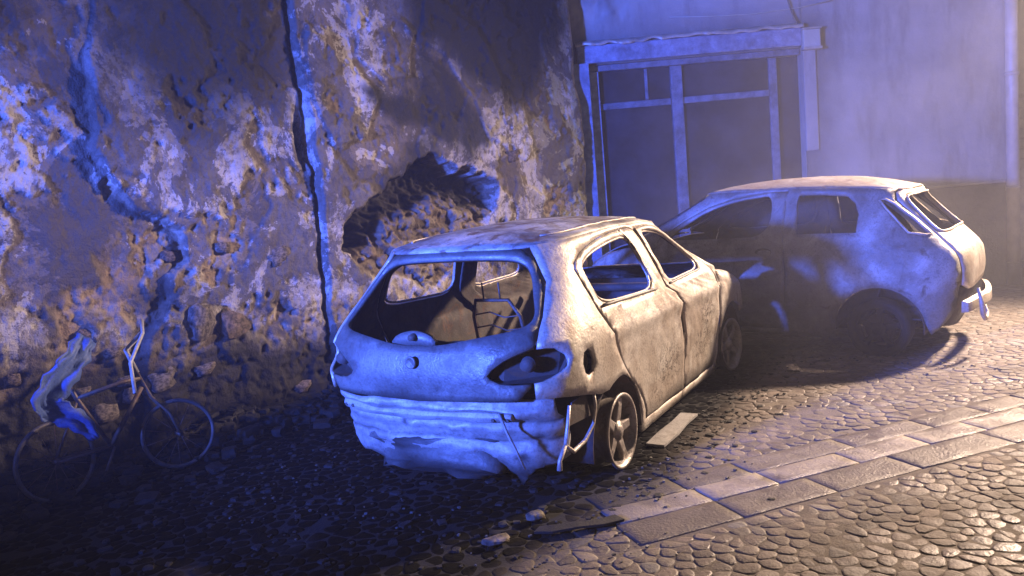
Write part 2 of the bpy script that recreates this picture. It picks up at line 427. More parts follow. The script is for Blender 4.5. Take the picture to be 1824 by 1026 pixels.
# stones: rough cellular relief, visible where the plaster has gone
def worley(x, y, seed):
    ix, iy = np.floor(x), np.floor(y); f1 = np.full(x.shape, 9.); f2 = np.full(x.shape, 9.); cid = np.zeros(x.shape)
    for dj in (-1, 0, 1):
        for di in (-1, 0, 1):
            cx, cy = ix + di, iy + dj
            px = cx + .15 + .7 * _hash(cx, cy, seed); py = cy + .15 + .7 * _hash(cx, cy, seed + 5)
            d = np.hypot(x - px, y - py); v = _hash(cx, cy, seed + 9)
            near = d < f1; f2 = np.where(near, f1, np.minimum(f2, d)); cid = np.where(near, v, cid); f1 = np.where(near, d, f1)
    return f1, f2, cid
f1, f2, cid = worley(a / .17 + .55 * n2 + .25 * n3, z / .12 + .55 * n4 + .25 * n3, 31)
relief = sst(0, .35, f2 - f1) * (.25 + .75 * cid) + .5 * n3
expo = np.maximum.reduce([(1 - right_of_ledge) * sst(1.9, 1.3, z + .6 * n4) * sst(.0, .3, n4 + .1 * n2), sst(.98, .72, z + .28 * n4 + .12 * n2), hole,
                          sst(.30, .42, n4 + .35 * n2 + .15 * n3) * sst(3.6, 2.2, z)])
expo = expo * (1 - .75 * sst(.05, .25, fbm(a * 3.1 + 9, z * 3.1, 27, 4, .6)) * (1 - hole))
# a second coat of plaster hangs on in plates
PLATES = [[(-2.44, 3.2), (-2.11, 3.1), (-1.77, 2.62), (-1.62, 2.28), (-1.40, 2.20), (-1.02, 2.02), (-.86, 2.25), (-.97, 2.57), (-1.3, 2.5), (-1.3, 2.9), (-1.6, 3.4), (-2.3, 3.7)],
          [(-2.95, 2.80), (-2.58, 2.86), (-2.44, 3.27), (-2.62, 3.42), (-3.1, 3.3), (-3.2, 3.0)], [(-3.6, 2.2), (-3.2, 2.3), (-3.05, 2.6), (-3.2, 2.9), (-3.7, 3.2), (-3.75, 2.6)]]
plate = np.zeros_like(a)
for P_ in PLATES: plate = np.maximum(plate, sst(-.006, .012, polydist(a, z, P_) + .035 * n2 + .012 * n3))
thin = sst(-.02, .02, fbm(a * 1.4 + 3, z * 1.4 + 8, 19, 5, .55) + .22 * n2 + .10 * n3 + .06)      # patchy skim coat
pits = sst(.34, .60, fbm(a * 8, z * 8, 23, 3)) * (1 - expo)
lump = np.maximum(0, n5) * 1.0
lft = sst(-3.6, -4.4, a)
d = .045 * n1 + .012 * n2 + (.006 + .004 * lft) * n3 + (.008 + .010 * lft) * n5 * (.45 + .55 * sst(-.2, .3, n4)) + .050 * right_of_ledge * sst(3.0, 2.6, z) + .055 * right_of_crack + .020 * plate + .016 * thin * (1 - expo) \
    - .012 * pits - .09 * crack - .16 * gap - .035 * expo * (1 - hole) + .020 * relief * expo * (1 + 1.2 * hole) - hole * (.04 + .30 * hdeep + .05 * n4 + .06 * n5) - .02 * (1 - right_of_ledge)
rag = sst(.04, .14, a + .05 * n2 + .03 * n3); d = d - rag * .04         # ragged end at the corner
TOPR = [(-2.35, 3.12), (-2.08, 3.05), (-1.78, 2.6), (-1.62, 2.28), (-1.9, 2.1), (-2.4, 2.2), (-2.9, 2.35), (-3.2, 2.7), (-2.6, 2.75), (-2.45, 3.1)]
TOPR2 = [(-2.5, 5.2), (-2.5, 3.3), (-2.0, 3.05), (-1.66, 2.75), (-1.2, 2.62), (-.75, 2.85), (-.5, 3.3), (-.1, 3.5), (.1, 5.2)]
TOPL = [(-5.2, 5.2), (-5.35, 3.2), (-5.42, 2.72), (-5.1, 2.55), (-4.7, 2.45), (-4.3, 2.55), (-4.0, 2.75), (-3.9, 3.3), (-3.9, 5.2)]
soot_shade = np.zeros_like(a)
for P_, k, sf in ((TOPR, .94, .14), (TOPR2, .995, .28), (TOPL, .97, .60)):
    soot_shade = np.maximum(soot_shade, k * sst(-sf, sf * .5, polydist(a, z, P_) + .16 * n4 + .10 * n2 + .04 * n3))
soot_shade = np.maximum(soot_shade, .97 * sst(1.02, .55, z + .22 * n4 + .10 * n2 + .08 * sst(-4.5, -3, a)))
soot_shade = np.maximum(soot_shade, .80 * sst(.05, .42, fbm(a * .8 + 2, z * 1.0 + 4, 29, 5, .55) + .12 * n2))
soot_shade = np.maximum(soot_shade, sst(.25, .8, hole) * np.clip(.45 + .25 * n5 + .6 * sst(.1, .5, hdeep), 0, .95))  # hole darkens with depth: its shade is painted in along with soot
soot_shade = np.maximum(soot_shade, .7 * gap); soot_shade = np.maximum(soot_shade, .55 * sst(.15, .6, n4) * sst(.7, 2.5, z) * (1 - hole))  # shade of the gap painted in, then patchy soot
soot_shade = soot_shade * (1 - .75 * plate * sst(-.15, .35, n2 + .3 * n4) * (a > -2.2) * (z < 2.65))
P = wall_xyz(a.ravel(), z.ravel(), d.ravel())
idx = np.arange(na * nz_).reshape(nz_, na)
F = np.stack([idx[:-1, :-1], idx[:-1, 1:], idx[1:, 1:], idx[1:, :-1]], -1).reshape(-1, 4)
t = NT('old_wall')
m1 = t.noise(2.3, 5, .65); m2 = t.noise(17, 5, .68); m3 = t.noise(90, 4, .6); m4 = t.noise(5, 6, .65, dist=.8)
pl = t.mix(t.ramp(m1, [(.36, 0.0), (.64, 1.0)]), (.26, .232, .222), (.52, .48, .462))
pl = t.mix(t.ramp(m4, [(.62, 0.0), (.75, .45)]), pl, (.30, .225, .175))
pl = t.mix(t.attr('skim'), t.mix(t.ramp(m1, [(.3, 0.0), (.7, 1.0)]), (.13, .105, .088), (.22, .18, .15)), pl)
pl = t.mix(t.ramp(m2, [(.36, .85), (.52, 0.0)]), pl, (.12, .10, .085))
pl = t.mix(t.math('MULTIPLY', t.attr('olive'), t.ramp(m4, [(.36, 0.25), (.6, 1.0)])), pl, (.35, .33, .20))
m5 = t.noise(1.9, 6, .70, dist=.35); m9 = t.noise(7.5, 5, .7); m6 = t.noise(38, 4, .7)
pl = t.mix(t.ramp(m5, [(.505, 0.0), (.518, .8)]), pl, (.075, .062, .055)); pl = t.mix(t.ramp(m5, [(.41, .6), (.42, 0.0)]), pl, (.60, .56, .54)); pl = t.mix(t.ramp(m9, [(.57, 0.0), (.585, .55)]), pl, (.09, .074, .065)); pl = t.mix(t.ramp(m6, [(.62, 0.0), (.65, .7)]), pl, (.06, .05, .045))
stn = t.ramp(t.attr('cell'), [(0, (.20, .155, .12)), (.3, (.33, .24, .17)), (.55, (.42, .32, .24)), (.8, (.30, .25, .21)), (1, (.48, .40, .32))])
stn = t.mix(t.ramp(m2, [(.35, .6), (.55, 0.0)]), stn, (.10, .08, .065))
cc = t.mix(t.attr('expo'), pl, stn); cc = t.mix(t.attr('soot'), cc, (.011, .0105, .011))
M['wall'] = t.done(cc, .9, t.bump(m5, .6, .05, t.bump(m3, .5, .010, t.bump(m2, .6, .035))))
olive_lit = np.clip(sst(-1.3, -.3, a + .3 * n4) + .7 * hole, 0, 1)  # warm lamp light painted as a tint on the right end and hole
stone_wall = mesh('stone_wall', P, F, M['wall'], attrs={'soot': soot_shade.ravel(), 'expo': expo.ravel(), 'cell': cid.ravel(), 'olive': olive_lit.ravel(), 'skim': np.maximum(thin, plate).ravel()})
tag(stone_wall, 'old rubble wall with crumbling sooty plaster, a crack and a hole, behind the bicycle', 'wall')
# the body of the wall behind its face
mb = MB(); q = [wall_xyz(np.array([k[0]]), np.array([k[1]]), np.array([k[2]]))[0] for k in ((-7.9, -.1, -.5), (.06, -.1, -.5), (.06, 5.1, -.5), (-7.9, 5.1, -.5), (-7.9, -.1, -.08), (.06, -.1, -.14), (.06, 5.1, -.14), (-7.9, 5.1, -.08))]
mb.add(q, [(0, 1, 2, 3), (1, 5, 6, 2), (0, 3, 7, 4), (3, 2, 6, 7)])
mb.build('wall_core', M['ash'], stone_wall)

def rock(seed, n=2, box=.5):
    """a rough block: subdivided cube pushed about"""
    r = np.random.default_rng(seed); V = []; ids = {}; F = []
    def vid(p):
        k = tuple(np.round(p, 4))
        if k not in ids: ids[k] = len(V); V.append(np.array(p))
        return ids[k]
    for ax in range(3):
        for sg in (-1, 1):
            for i in range(n):
                for j in range(n):
                    qd = []
                    for (u, v) in ((i, j), (i + 1, j), (i + 1, j + 1), (i, j + 1)):
                        p = [0, 0, 0]; p[ax] = sg; p[(ax + 1) % 3] = 2 * u / n - 1; p[(ax + 2) % 3] = 2 * v / n - 1; qd.append(vid(p))
                    F.append(tuple(qd if sg > 0 else qd[::-1]))
    V = np.array(V); L = np.linalg.norm(V, axis=1, keepdims=True)
    V = V * box + V / L * (1 - box) * 1.15; V = V + r.normal(0, .10, V.shape)
    return V * .5, F

t = NT('wall_stone'); k1 = t.noise(6, 6, .65); k2 = t.noise(30, 5, .65)
info = t.n.new('ShaderNodeObjectInfo')
c = t.ramp(info.outputs['Random'], [(0, (.24, .18, .14)), (.3, (.40, .28, .20)), (.6, (.34, .29, .25)), (.85, (.46, .36, .28)), (1, (.30, .27, .2))])
c = t.mix(t.ramp(k1, [(.40, .9), (.62, .15)]), c, (.05, .043, .038))
M['stone'] = t.done(c, .9, t.bump(k2, .7, .03, t.bump(k1, .6, .04)))
rocks = []
for sd in range(7):
    V, F = rock(100 + sd, 3); me = bpy.data.meshes.new('stone'); me.from_pydata(V.tolist(), [], F); me.materials.append(M['stone'])
    me.polygons.foreach_set('use_smooth', [True] * len(F)); rocks.append(me)
dgrid = d; ag = np.linspace(-7.9, .13, na); zg = np.linspace(-.1, 5.1, nz_)
def wall_d(a0, z0):
    i = int(np.clip((a0 + 7.9) / 8.03 * (na - 1), 0, na - 1)); j = int(np.clip((z0 + .1) / 5.2 * (nz_ - 1), 0, nz_ - 1)); return float(d[j, i]), float(expo[j, i]), float(hole[j, i])
WROT = math.atan2(WT[1], WT[0])
spots = [(-4.64, .87, .27, .26), (-4.93, .92, .18, .26)]
tries = 0
while len(spots) < 30 and tries < 6000:
    tries += 1
    a0 = random.uniform(-6.6, -1.2); z0 = random.uniform(.2, 2.4); dd, ex, ho = wall_d(a0, z0)
    if ex < .8: continue
    if ho > .3: continue
    w = random.uniform(.10, .24); hh = w * random.uniform(.5, .8)
    if any(abs(a0 - q[0]) < (w + q[2]) * .52 and abs(z0 - q[1]) < (hh + q[3]) * .52 for q in spots): continue
    spots.append((a0, z0, w, hh))
for i, (a0, z0, w, hh) in enumerate(spots):
    dd, ex, ho = wall_d(a0, z0)
    o = bpy.data.objects.new('stone', rocks[i % 7]); COL.objects.link(o); o.parent = stone_wall
    o.location = wall_xyz(a0, z0, dd - .038 + (.02 if ho > .5 else 0)); o.scale = (w * 1.05, .14, hh * 1.05); o.rotation_euler = (random.gauss(0, .12), random.gauss(0, .14), WROT + random.gauss(0, .12))

# ------------------------------------------------------------------ house front with the big window
FY = 9.95
OX0, OX1, OZ1 = 1.16, 3.82, 3.17
house = empty('house', (3.6, FY, 0))
tag(house, 'rendered house front with a large wooden shop window and dark plinth', 'house')
xs = np.unique(np.concatenate([np.arange(.55, 6.46, .03), [OX0, OX1, 6.46]])); zs = np.unique(np.concatenate([np.arange(-.05, 5.2, .03), [OZ1, 1.32]]))
x, z2 = np.meshgrid(xs, zs); q1 = fbm(x * 1.2, z2 * 1.2, 41); q2 = fbm(x * 6, z2 * 6, 42); q3 = fbm(x * 3.2 - z2 * 1.2, z2 * 2.6 + x, 44, 4, .6)
peel = sst(0, .3, polydist(x, z2, [(.6, 3.42), (1.2, 3.42), (1.85, 3.52), (1.9, 3.8), (1.7, 4.4), (.6, 4.6)]))
dep = .010 * q1 + .004 * q2 + peel * (.07 * np.abs(q3) - .01) - .012 * sst(1.33, 1.31, z2) * 0
V = np.stack([x.ravel() - 3.6, -dep.ravel(), z2.ravel()], -1)
idx = np.arange(x.size).reshape(x.shape); F = np.stack([idx[:-1, :-1], idx[:-1, 1:], idx[1:, 1:], idx[1:, :-1]], -1).reshape(-1, 4)
cx = (x[:-1, :-1] + x[1:, 1:]).ravel() / 2; cz = (z2[:-1, :-1] + z2[1:, 1:]).ravel() / 2
F = F[~((cx > OX0) & (cx < OX1) & (cz < OZ1))]
t = NT('house_render'); k1 = t.noise(1.6, 6, .6); k2 = t.noise(26, 6, .65); k3 = t.noise(3.2, 6, .65, stretch=(1, 1, .25))
c = t.mix(t.ramp(k1, [(.35, 0.0), (.65, 1.0)]), (.29, .285, .28), (.40, .392, .38)); c = t.mix(t.ramp(k3, [(.50, 0.0), (.70, .8)]), c, (.20, .19, .185))
c = t.mix(t.attr('soot'), c, (.05, .047, .05))
M['render'] = t.done(c, .85, t.bump(k2, .35, .012))
hsoot = np.clip(.75 * sst(.75, 0, np.hypot(np.maximum(np.maximum(OX0 - x, x - OX1), 0), np.maximum(z2 - OZ1, 0)) + .12 * q1 + .08 * q2) * sst(5.2, 3.6, x + .3 * q1) * .95 + .35 * peel * sst(0, .5, q3), 0, 1)
mesh('wall', V, F, M['render'], house, attrs={'soot': hsoot.ravel()})
M['plinth'] = plain('plinth_render', (.13, .122, .115), .8, 0, .25, 5, .4, .012)
pv = MB(); pv.box((OX1 + .16 - 3.6, -.035, -.05), (6.46 - 3.6, .02, 1.30)); pv.build('plinth', M['plinth'], house, bevel=.008)
pv = MB(); pv.box((OX1 + .16 - 3.6, -.055, 1.30), (6.46 - 3.6, .02, 1.335)); pv.build('plinth_moulding', M['render'], house, bevel=.008)
# flank and back of the house so that it is a body
pv = MB(); pv.box((.55 - 3.6, .12, 4.9), (6.44 - 3.6, 4, 5.2)); pv.box((6.40 - 3.6, .02, -.05), (6.455 - 3.6, 4, 5.2)); pv.build('flank_wall', M['render'], house)
# deep reveals of the opening
REV = .30
pv = MB(); pv.box((OX1 - 3.6, .006, -.05), (OX1 + .10 - 3.6, REV + .05, OZ1 + .1)); pv.build('reveal', M['render'], house, bevel=.01)
pv = MB(); pv.box((OX0 - .10 - 3.6, .006, -.05), (OX0 - 3.6, REV + .05, OZ1 + .1)); pv.build('reveal', M['render'], house, bevel=.01)
pv = MB(); pv.box((OX0 - .1 - 3.6, .008, OZ1 - .0), (OX1 + .1 - 3.6, REV + .05, OZ1 + .12)); pv.build('lintel', M['render'], house, bevel=.01)
pv = MB(); pv.box((OX1 + .0 - 3.6, -.03, 1.9), (OX1 + .16 - 3.6, .015, 3.34)); pv.build('window_surround', M['render'], house, bevel=.01)
# dark room behind the panes
pv = MB(); pv.box((OX0 - .3 - 3.6, REV + .5, -.05), (OX1 + .3 - 3.6, REV + .55, OZ1 + .3)); pv.build('room_back', M['char'], house)
wf = empty('window_frame', (0, 0, 0)); wf.parent = house
def wood(name, x0, x1, z0, z1, y0=.06, dpt=.09):
    m_ = MB(); m_.box((x0 - 3.6, y0, z0), (x1 - 3.6, y0 + dpt, z1)); return m_.build(name, M['bluewood'] if x0 < 1.25 and x1 < 1.4 else M['sootwood'], wf, bevel=.008)
wood('casing', .88, OX0 - .004, 0, 3.17, -.20, .195); wood('stile', OX0 + .003, OX0 + .13, 0, 3.085, -.012, .12); wood('stile', 2.19, 2.33, 0, 3.085, .03, .13); wood('stile', 3.42, 3.52, 0, 3.085)
wood('head_rail', OX0 + .003, 3.80, 3.09, 3.165, .02, .14)
wood('transom', OX0 + .135, 2.185, 2.62, 2.70); wood('transom', 2.335, 3.415, 2.62, 2.70)
wood('glazing_bar', 1.87, 1.91, 2.705, 3.085, .075, .05)
wood('bottom_rail', OX0 + .135, 2.185, .0, .35); wood('bottom_rail', 2.335, 3.415, .0, .35)
for x0, x1, z0, z1 in ((OX0 + .13, 1.872, 2.70, 3.09), (1.908, 2.19, 2.70, 3.09), (2.33, 3.42, 2.70, 3.09), (OX0 + .13, 2.19, .35, 2.62), (2.33, 3.42, .35, 2.62)):
    m_ = MB(); m_.box((x0 - 3.6, .098, z0), (x1 - 3.6, .106, z1)); m_.build('pane', M['glass_dark'], wf)
m_ = MB(); m_.box((3.523 - 3.6, .16, 0), (OX1 - 3.602, .20, OZ1 - .005)); m_.build('side_panel', M['glass_dark'], wf)
# shutter box over the window, with a crimped tin sheet on top
pv = MB(); pv.box((OX0 - .12 - 3.6, -.065, 3.185), (3.80 - 3.6, .0, 3.40)); o = pv.build('shutter_box', M['bluewood'], house, bevel=.012)
N = 160; V = []; F = []
for i in range(N + 1):
    xx = 1.02 + (3.82 - 1.02) * i / N; wv = .018 * float(fbm(np.array([xx * 4.5]), np.array([1.]), 51, 3)[0]) + .006 * math.sin(xx * 23)
    sag = .018 * float(fbm(np.array([xx * 9]), np.array([4.]), 52, 3)[0])
    V += [(xx - 3.6, .02, 3.462 + wv * .3), (xx - 3.6, -.10 + sag, 3.432 + wv), (xx - 3.6, -.11 + sag, 3.395 + wv + min(0, sag) * 1.5)]
for i in range(N):
    k = i * 3; F += [(k, k + 3, k + 4, k + 1), (k + 1, k + 4, k + 5, k + 2)]
mesh('tin_sheet', V, F, M['tin'], house, thick=.006)
# meter box with its conduit on the wall beside the sheet
jb = empty('junction_box', (3.90, FY - .02, 3.12)); tag(jb, 'small grey junction box with a conduit beside the tin sheet over the window', 'junction box')
m_ = MB(); m_.box((-.10, -.10, .03), (.11, .0, .24)); m_.build('box_body', M['rear_wall'], jb, bevel=.01)
m_ = MB(); m_.box((-.115, -.115, .0), (.125, .0, .03)); m_.build('box_base', M['tin'], jb, bevel=.005)
m_ = MB(); m_.box((-.115, -.115, .24), (.125, .0, .262)); m_.build('box_lid', M['tin'], jb, bevel=.005)
m_ = MB(); m_.tube([(-.10, -.03, .262), (-.14, -.03, .33), (-.20, -.03, .45), (-.25, -.03, .62), (-.34, -.03, 1.2), (-.36, -.03, 1.9)], .009, 6); m_.build('conduit', M['iron'], jb, True)

wr = MB(); wr.tube([(0, 0, 0), (.5, -.01, -.035), (1.0, -.01, -.05), (1.6, -.01, -.02), (2.0, 0, .03)], .006, 5); wo_ = wr.build('wall_cable', M['rear_wall'], None, True); wo_.location = (2.2, FY - .03, 3.66)
tag(wo_, 'thin pale cable sagging across the house front above the window', 'cable')
# down-pipe at the end of the house
dp = empty('downpipe', (6.36, FY - .09, 0)); tag(dp, 'pale vertical downpipe at the right end of the house front', 'pipe')
m_ = MB(); m_.tube([(0, 0, .28), (0, 0, 5.2)], .072, 20); m_.build('pipe', M['pipe'], dp, True)
m_ = MB(); m_.tube([(0, 0, 0.0), (0, 0, .29)], .08, 20); m_.build('cast_foot', M['plinth'], dp, True)
for zz in (1.2, 2.6, 4.0):
    m_ = MB(); m_.tube([(0, 0, zz), (0, 0, zz + .05)], .082, 20); m_.box((-.02, .05, zz), (.02, .10, zz + .05)); m_.build('clamp', M['pipe'], dp, True)

# set-back neighbour at the far right
nbh = empty('neighbour_house', (8.4, 11.2, 0)); tag(nbh, 'set-back grey green house wall with a shutter beyond the downpipe', 'house')
m_ = MB(); m_.box((-2.3, 0, -.05), (3.5, .3, 6)); m_.build('wall', M['rear_wall'], nbh)
m_ = MB(); m_.box((-1.62, -.06, 2.46), (-.3, -.001, 2.50)); m_.build('shutter_sill', M['tin'], nbh, bevel=.004)
for k in range(16):
    m_ = MB(); m_.box((-1.55, -.035, .15 + k * .142), (-.36, -.002, .15 + k * .142 + .134)); m_.build('slat', M['pipe'], nbh, bevel=.008)
m_ = MB(); m_.box((-2.3, -.05, -.05), (3.5, -.001, .11)); m_.build('base_course', M['plinth'], nbh, bevel=.006)

# street lamp that lights the street, bracketed from the neighbouring house
LY = 11.2
sl = empty('street_lamp', (LAMP[0], LY, LAMP[2])); tag(sl, 'bracketed street lamp glowing warm on the set-back house wall', 'street lamp')
m_ = MB(); m_.tube([(0, 0, .15), (0, -.5, .32), (0, LAMP[1] - LY - .1, .22)], .025, 8); m_.build('bracket', M['iron'], sl, True)
hd_ = MB(); hd_.lathe([(.03, .26), (.10, .22), (.24, .10), (.26, .06)], 24, axis='z'); ho_ = hd_.build('lamp_shade', M['iron'], sl, True, thick=.008); ho_.location = (0, LAMP[1] - LY, 0)
t = NT('lamp_glow'); t.b.inputs['Emission Color'].default_value = (1, .62, .32, 1); t.b.inputs['Emission Strength'].default_value = 12; M['glow'] = t.m
m_ = MB(); m_.lathe([(.0, -.0), (.08, .0), (.12, .05), (.12, .10), (.0, .14)], 20, axis='z'); bo = m_.build('bulb', M['glow'], sl, True); bo.location = (0, LAMP[1] - LY, .0)
ll = bpy.data.lights.new('street_lamp_light', 'SPOT'); ll.color = (1, .735, .54); ll.energy = 11500; ll.shadow_soft_size = .28; ll.spot_size = R(78); ll.spot_blend = .95
llo = bpy.data.objects.new('street_lamp_light', ll); COL.objects.link(llo); llo.location = (LAMP[0], LAMP[1], LAMP[2] - .14); look(llo, (1.5, 4.6, 0))

# ------------------------------------------------------------------ burnt cars
class Body:
    """Superellipse plan sections stacked over height; u runs round the car from the middle of the tail."""
    def __init__(s, Z, W, YR, YF, NX, NY, zref, zt, H, bend):
        s.Z=np.array(Z,float); s.t=[np.array(v,float) for v in (W,YR,YF,NX,NY)]; s.zt=zt; s.H=H; s.bend=bend
        s.Zf=np.linspace(s.Z[0],s.Z[-1],400); s.T=[s._smooth(v) for v in s.t]
        ph=np.concatenate([[0],np.geomspace(1e-7,.05,300),np.linspace(.05,np.pi-.05,1200)[1:-1],np.pi-np.geomspace(.05,1e-7,300),[np.pi]])
        mid=np.pi/2+np.concatenate([-np.geomspace(.05,1e-9,300),np.geomspace(1e-9,.05,300)])
        ph=np.unique(np.concatenate([ph,mid])); s.ph=ph
        x,y=s.xy(ph,np.full_like(ph,zref)); s.u=np.concatenate([[0],np.cumsum(np.hypot(np.diff(x),np.diff(y)))])
    def _smooth(s,v):
        f=np.interp(s.Zf,s.Z,v); k=np.ones(25)/25
        for _ in range(2): f=np.convolve(np.pad(f,12,'edge'),k,'valid')
        return f
    def par(s,z): return [np.interp(z,s.Zf,v) for v in s.T]
    def xy(s,ph,z):
        w,yr,yf,nx,ny=s.par(z); b=(yf-yr)/2; c=(yf+yr)/2
        sx=np.sin(ph).clip(0)**(2/nx); cc=np.cos(ph); cy=np.sign(cc)*np.abs(cc)**(2/ny)
        return w*sx, c-b*cy
    def side(s,y,z):
        w,yr,yf,nx,ny=s.par(z); cy=((yf+yr)/2-y)/((yf-yr)/2); cy=np.clip(cy,-1,1)
        return np.interp(np.arccos(np.sign(cy)*np.abs(cy)**(ny/2)),s.ph,s.u)
    def rear(s,x,z):
        w,yr,yf,nx,ny=s.par(z); q=np.clip(abs(x)/w,0,1)
        return np.sign(x)*np.interp(np.arcsin(q**(nx/2)),s.ph,s.u)
    def pos(s,u,z):
        u=np.asarray(u,float); z=np.asarray(z,float)
        x,y=s.xy(np.interp(np.abs(u),s.u,s.ph),z)
        k=np.clip((z-.9)/.35,0,1); k=k*k*(3-2*k)
        return np.stack([np.sign(u)*x,y,z+k*s.bend(y)],-1)
    def normal(s,u,z):
        e=.004; u=np.asarray(u,float); z=np.asarray(z,float)
        a=s.pos(u+e,z)-s.pos(u-e,z); b=s.pos(u,z+e)-s.pos(u,z-e)
        n=np.cross(a,b); return n/np.linalg.norm(n,axis=-1,keepdims=True).clip(1e-9)
    def roofpos(s,u,rho):
        p=s.pos(u,np.full_like(u,s.zt)); ym=(s.par(s.zt)[1]+s.par(s.zt)[2])/2
        q=1-rho; x=p[...,0]*q; y=ym+(p[...,1]-ym)*q
        return np.stack([x,y,s.zt+s.bend(y)+s.H*(1-q**2.6)],-1)

BODY1 = Body([.08, .3, .5, .72, .86, .94, 1.04, 1.16, 1.28, 1.37],
  [.81, .85, .868, .875, .862, .842, .80, .747, .69, .64],
  [.10, .07, .03, .00, .03, .09, .18, .29, .41, .50],
  [4.10, 4.20, 4.20, 4.10, 3.75, 3.38, 3.16, 2.90, 2.63, 2.42],
  [4.2, 4.2, 4.2, 4.2, 4.3, 4.4, 4.4, 4.2, 4.0, 4.0],
  [11, 11, 11, 11, 9, 8, 7, 6, 5.5, 5.5], .72, 1.37, .075, lambda y: .04 * (1 - ((y - 1.5) / .98) ** 2).clip(-.6, 1))
BODY2 = Body([.08, .3, .5, .72, .88, .96, 1.08, 1.20, 1.32, 1.43],
  [.79, .825, .845, .852, .842, .825, .785, .735, .68, .63],
  [.14, .10, .05, .02, .04, .11, .23, .35, .47, .56],
  [3.72, 3.82, 3.84, 3.80, 3.55, 3.34, 3.12, 2.88, 2.62, 2.42],
  [4.2, 4.2, 4.2, 4.2, 4.3, 4.4, 4.4, 4.2, 4.0, 4.0],
  [11, 11, 11, 11, 9, 8, 7, 6, 5.5, 5.5], .72, 1.43, .085, lambda y: .045 * (1 - ((y - 1.5) / 1.05) ** 2).clip(-.8, 1))

def conv(B, toks):
    """tokens ('s', y, z) on the flank, ('r', x, z) on the tail, ('w', ratio, z) on the windscreen -> points in (u, z)"""
    out = []
    for k, p, z in toks:
        if k == 's': u = float(B.side(p, z))
        elif k == 'l': u = -float(B.side(p, z))
        elif k == 'r': u = float(B.rear(p, z))
        else:
            nx = B.par(z)[3]; u = float(np.interp(np.pi - np.arcsin(p ** (nx / 2)), B.ph, B.u))
        out.append((u, z))
    return out

def dens(B, toks, step=.045):
    out = []; n = len(toks)
    for i in range(n):
        a, b = toks[i], toks[(i + 1) % n]
        if a[0] == b[0]:
            m = max(1, int(math.hypot(a[1] - b[1], a[2] - b[2]) / step))
            for k in range(m):
                f = k / m; out.append((a[0], a[1] + (b[1] - a[1]) * f, a[2] + (b[2] - a[2]) * f))
            if m == 0: out.append(a)
        else: out.append(a)
    return conv(B, out)

def dens2(pts, step=.05):
    out = []; n = len(pts)
    for i in range(n):
        a, b = pts[i], pts[(i + 1) % n]; m = max(1, int(math.hypot(a[0] - b[0], a[1] - b[1]) / step))
        for k in range(m): out.append((a[0] + (b[0] - a[0]) * k / m, a[1] + (b[1] - a[1]) * k / m))
    return out

def chaikin(p, n=2):
    for _ in range(n):
        q = []
        for i in range(len(p)):
            a, b = p[i], p[(i + 1) % len(p)]
            q += [(a[0], a[1] * .75 + b[1] * .25, a[2] * .75 + b[2] * .25), (a[0], a[1] * .25 + b[1] * .75, a[2] * .25 + b[2] * .75)] if a[0] == b[0] else [a]
        p = q
    return p

def inset(pts, d):
    P = np.array(pts); a = P - np.roll(P, 1, 0); b = np.roll(P, -1, 0) - P
    area = .5 * np.sum(P[:, 0] * np.roll(P[:, 1], -1) - np.roll(P[:, 0], -1) * P[:, 1]); sg = 1 if area > 0 else -1
    na_ = np.stack([-a[:, 1], a[:, 0]], 1); nb_ = np.stack([-b[:, 1], b[:, 0]], 1)
    na_ /= np.linalg.norm(na_, axis=1, keepdims=True).clip(1e-9); nb_ /= np.linalg.norm(nb_, axis=1, keepdims=True).clip(1e-9)
    n_ = na_ + nb_; n_ /= np.linalg.norm(n_, axis=1, keepdims=True).clip(.3)
    return [tuple(q) for q in P + n_ * d * sg]

def dent_field(B, u, z, seed, amp, crease):
    f = amp * (fbm(u * 2.2 + seed, z * 3.0, seed, 3) + .45 * fbm(u * 7, z * 8 + seed, seed + 3, 3))
    if crease:
        p = B.pos(u, z); f = f - .014 * sst(.77, .735, z + .015 * (p[:, 1] - 2)) * sst(.75, 1.0, p[:, 1]) * sst(3.2, 2.9, p[:, 1]) * sst(.22, .32, z) \
            + .010 * np.exp(-((z - .80 + .015 * (p[:, 1] - 2)) / .03) ** 2) * sst(.5, .9, p[:, 1])
    return f

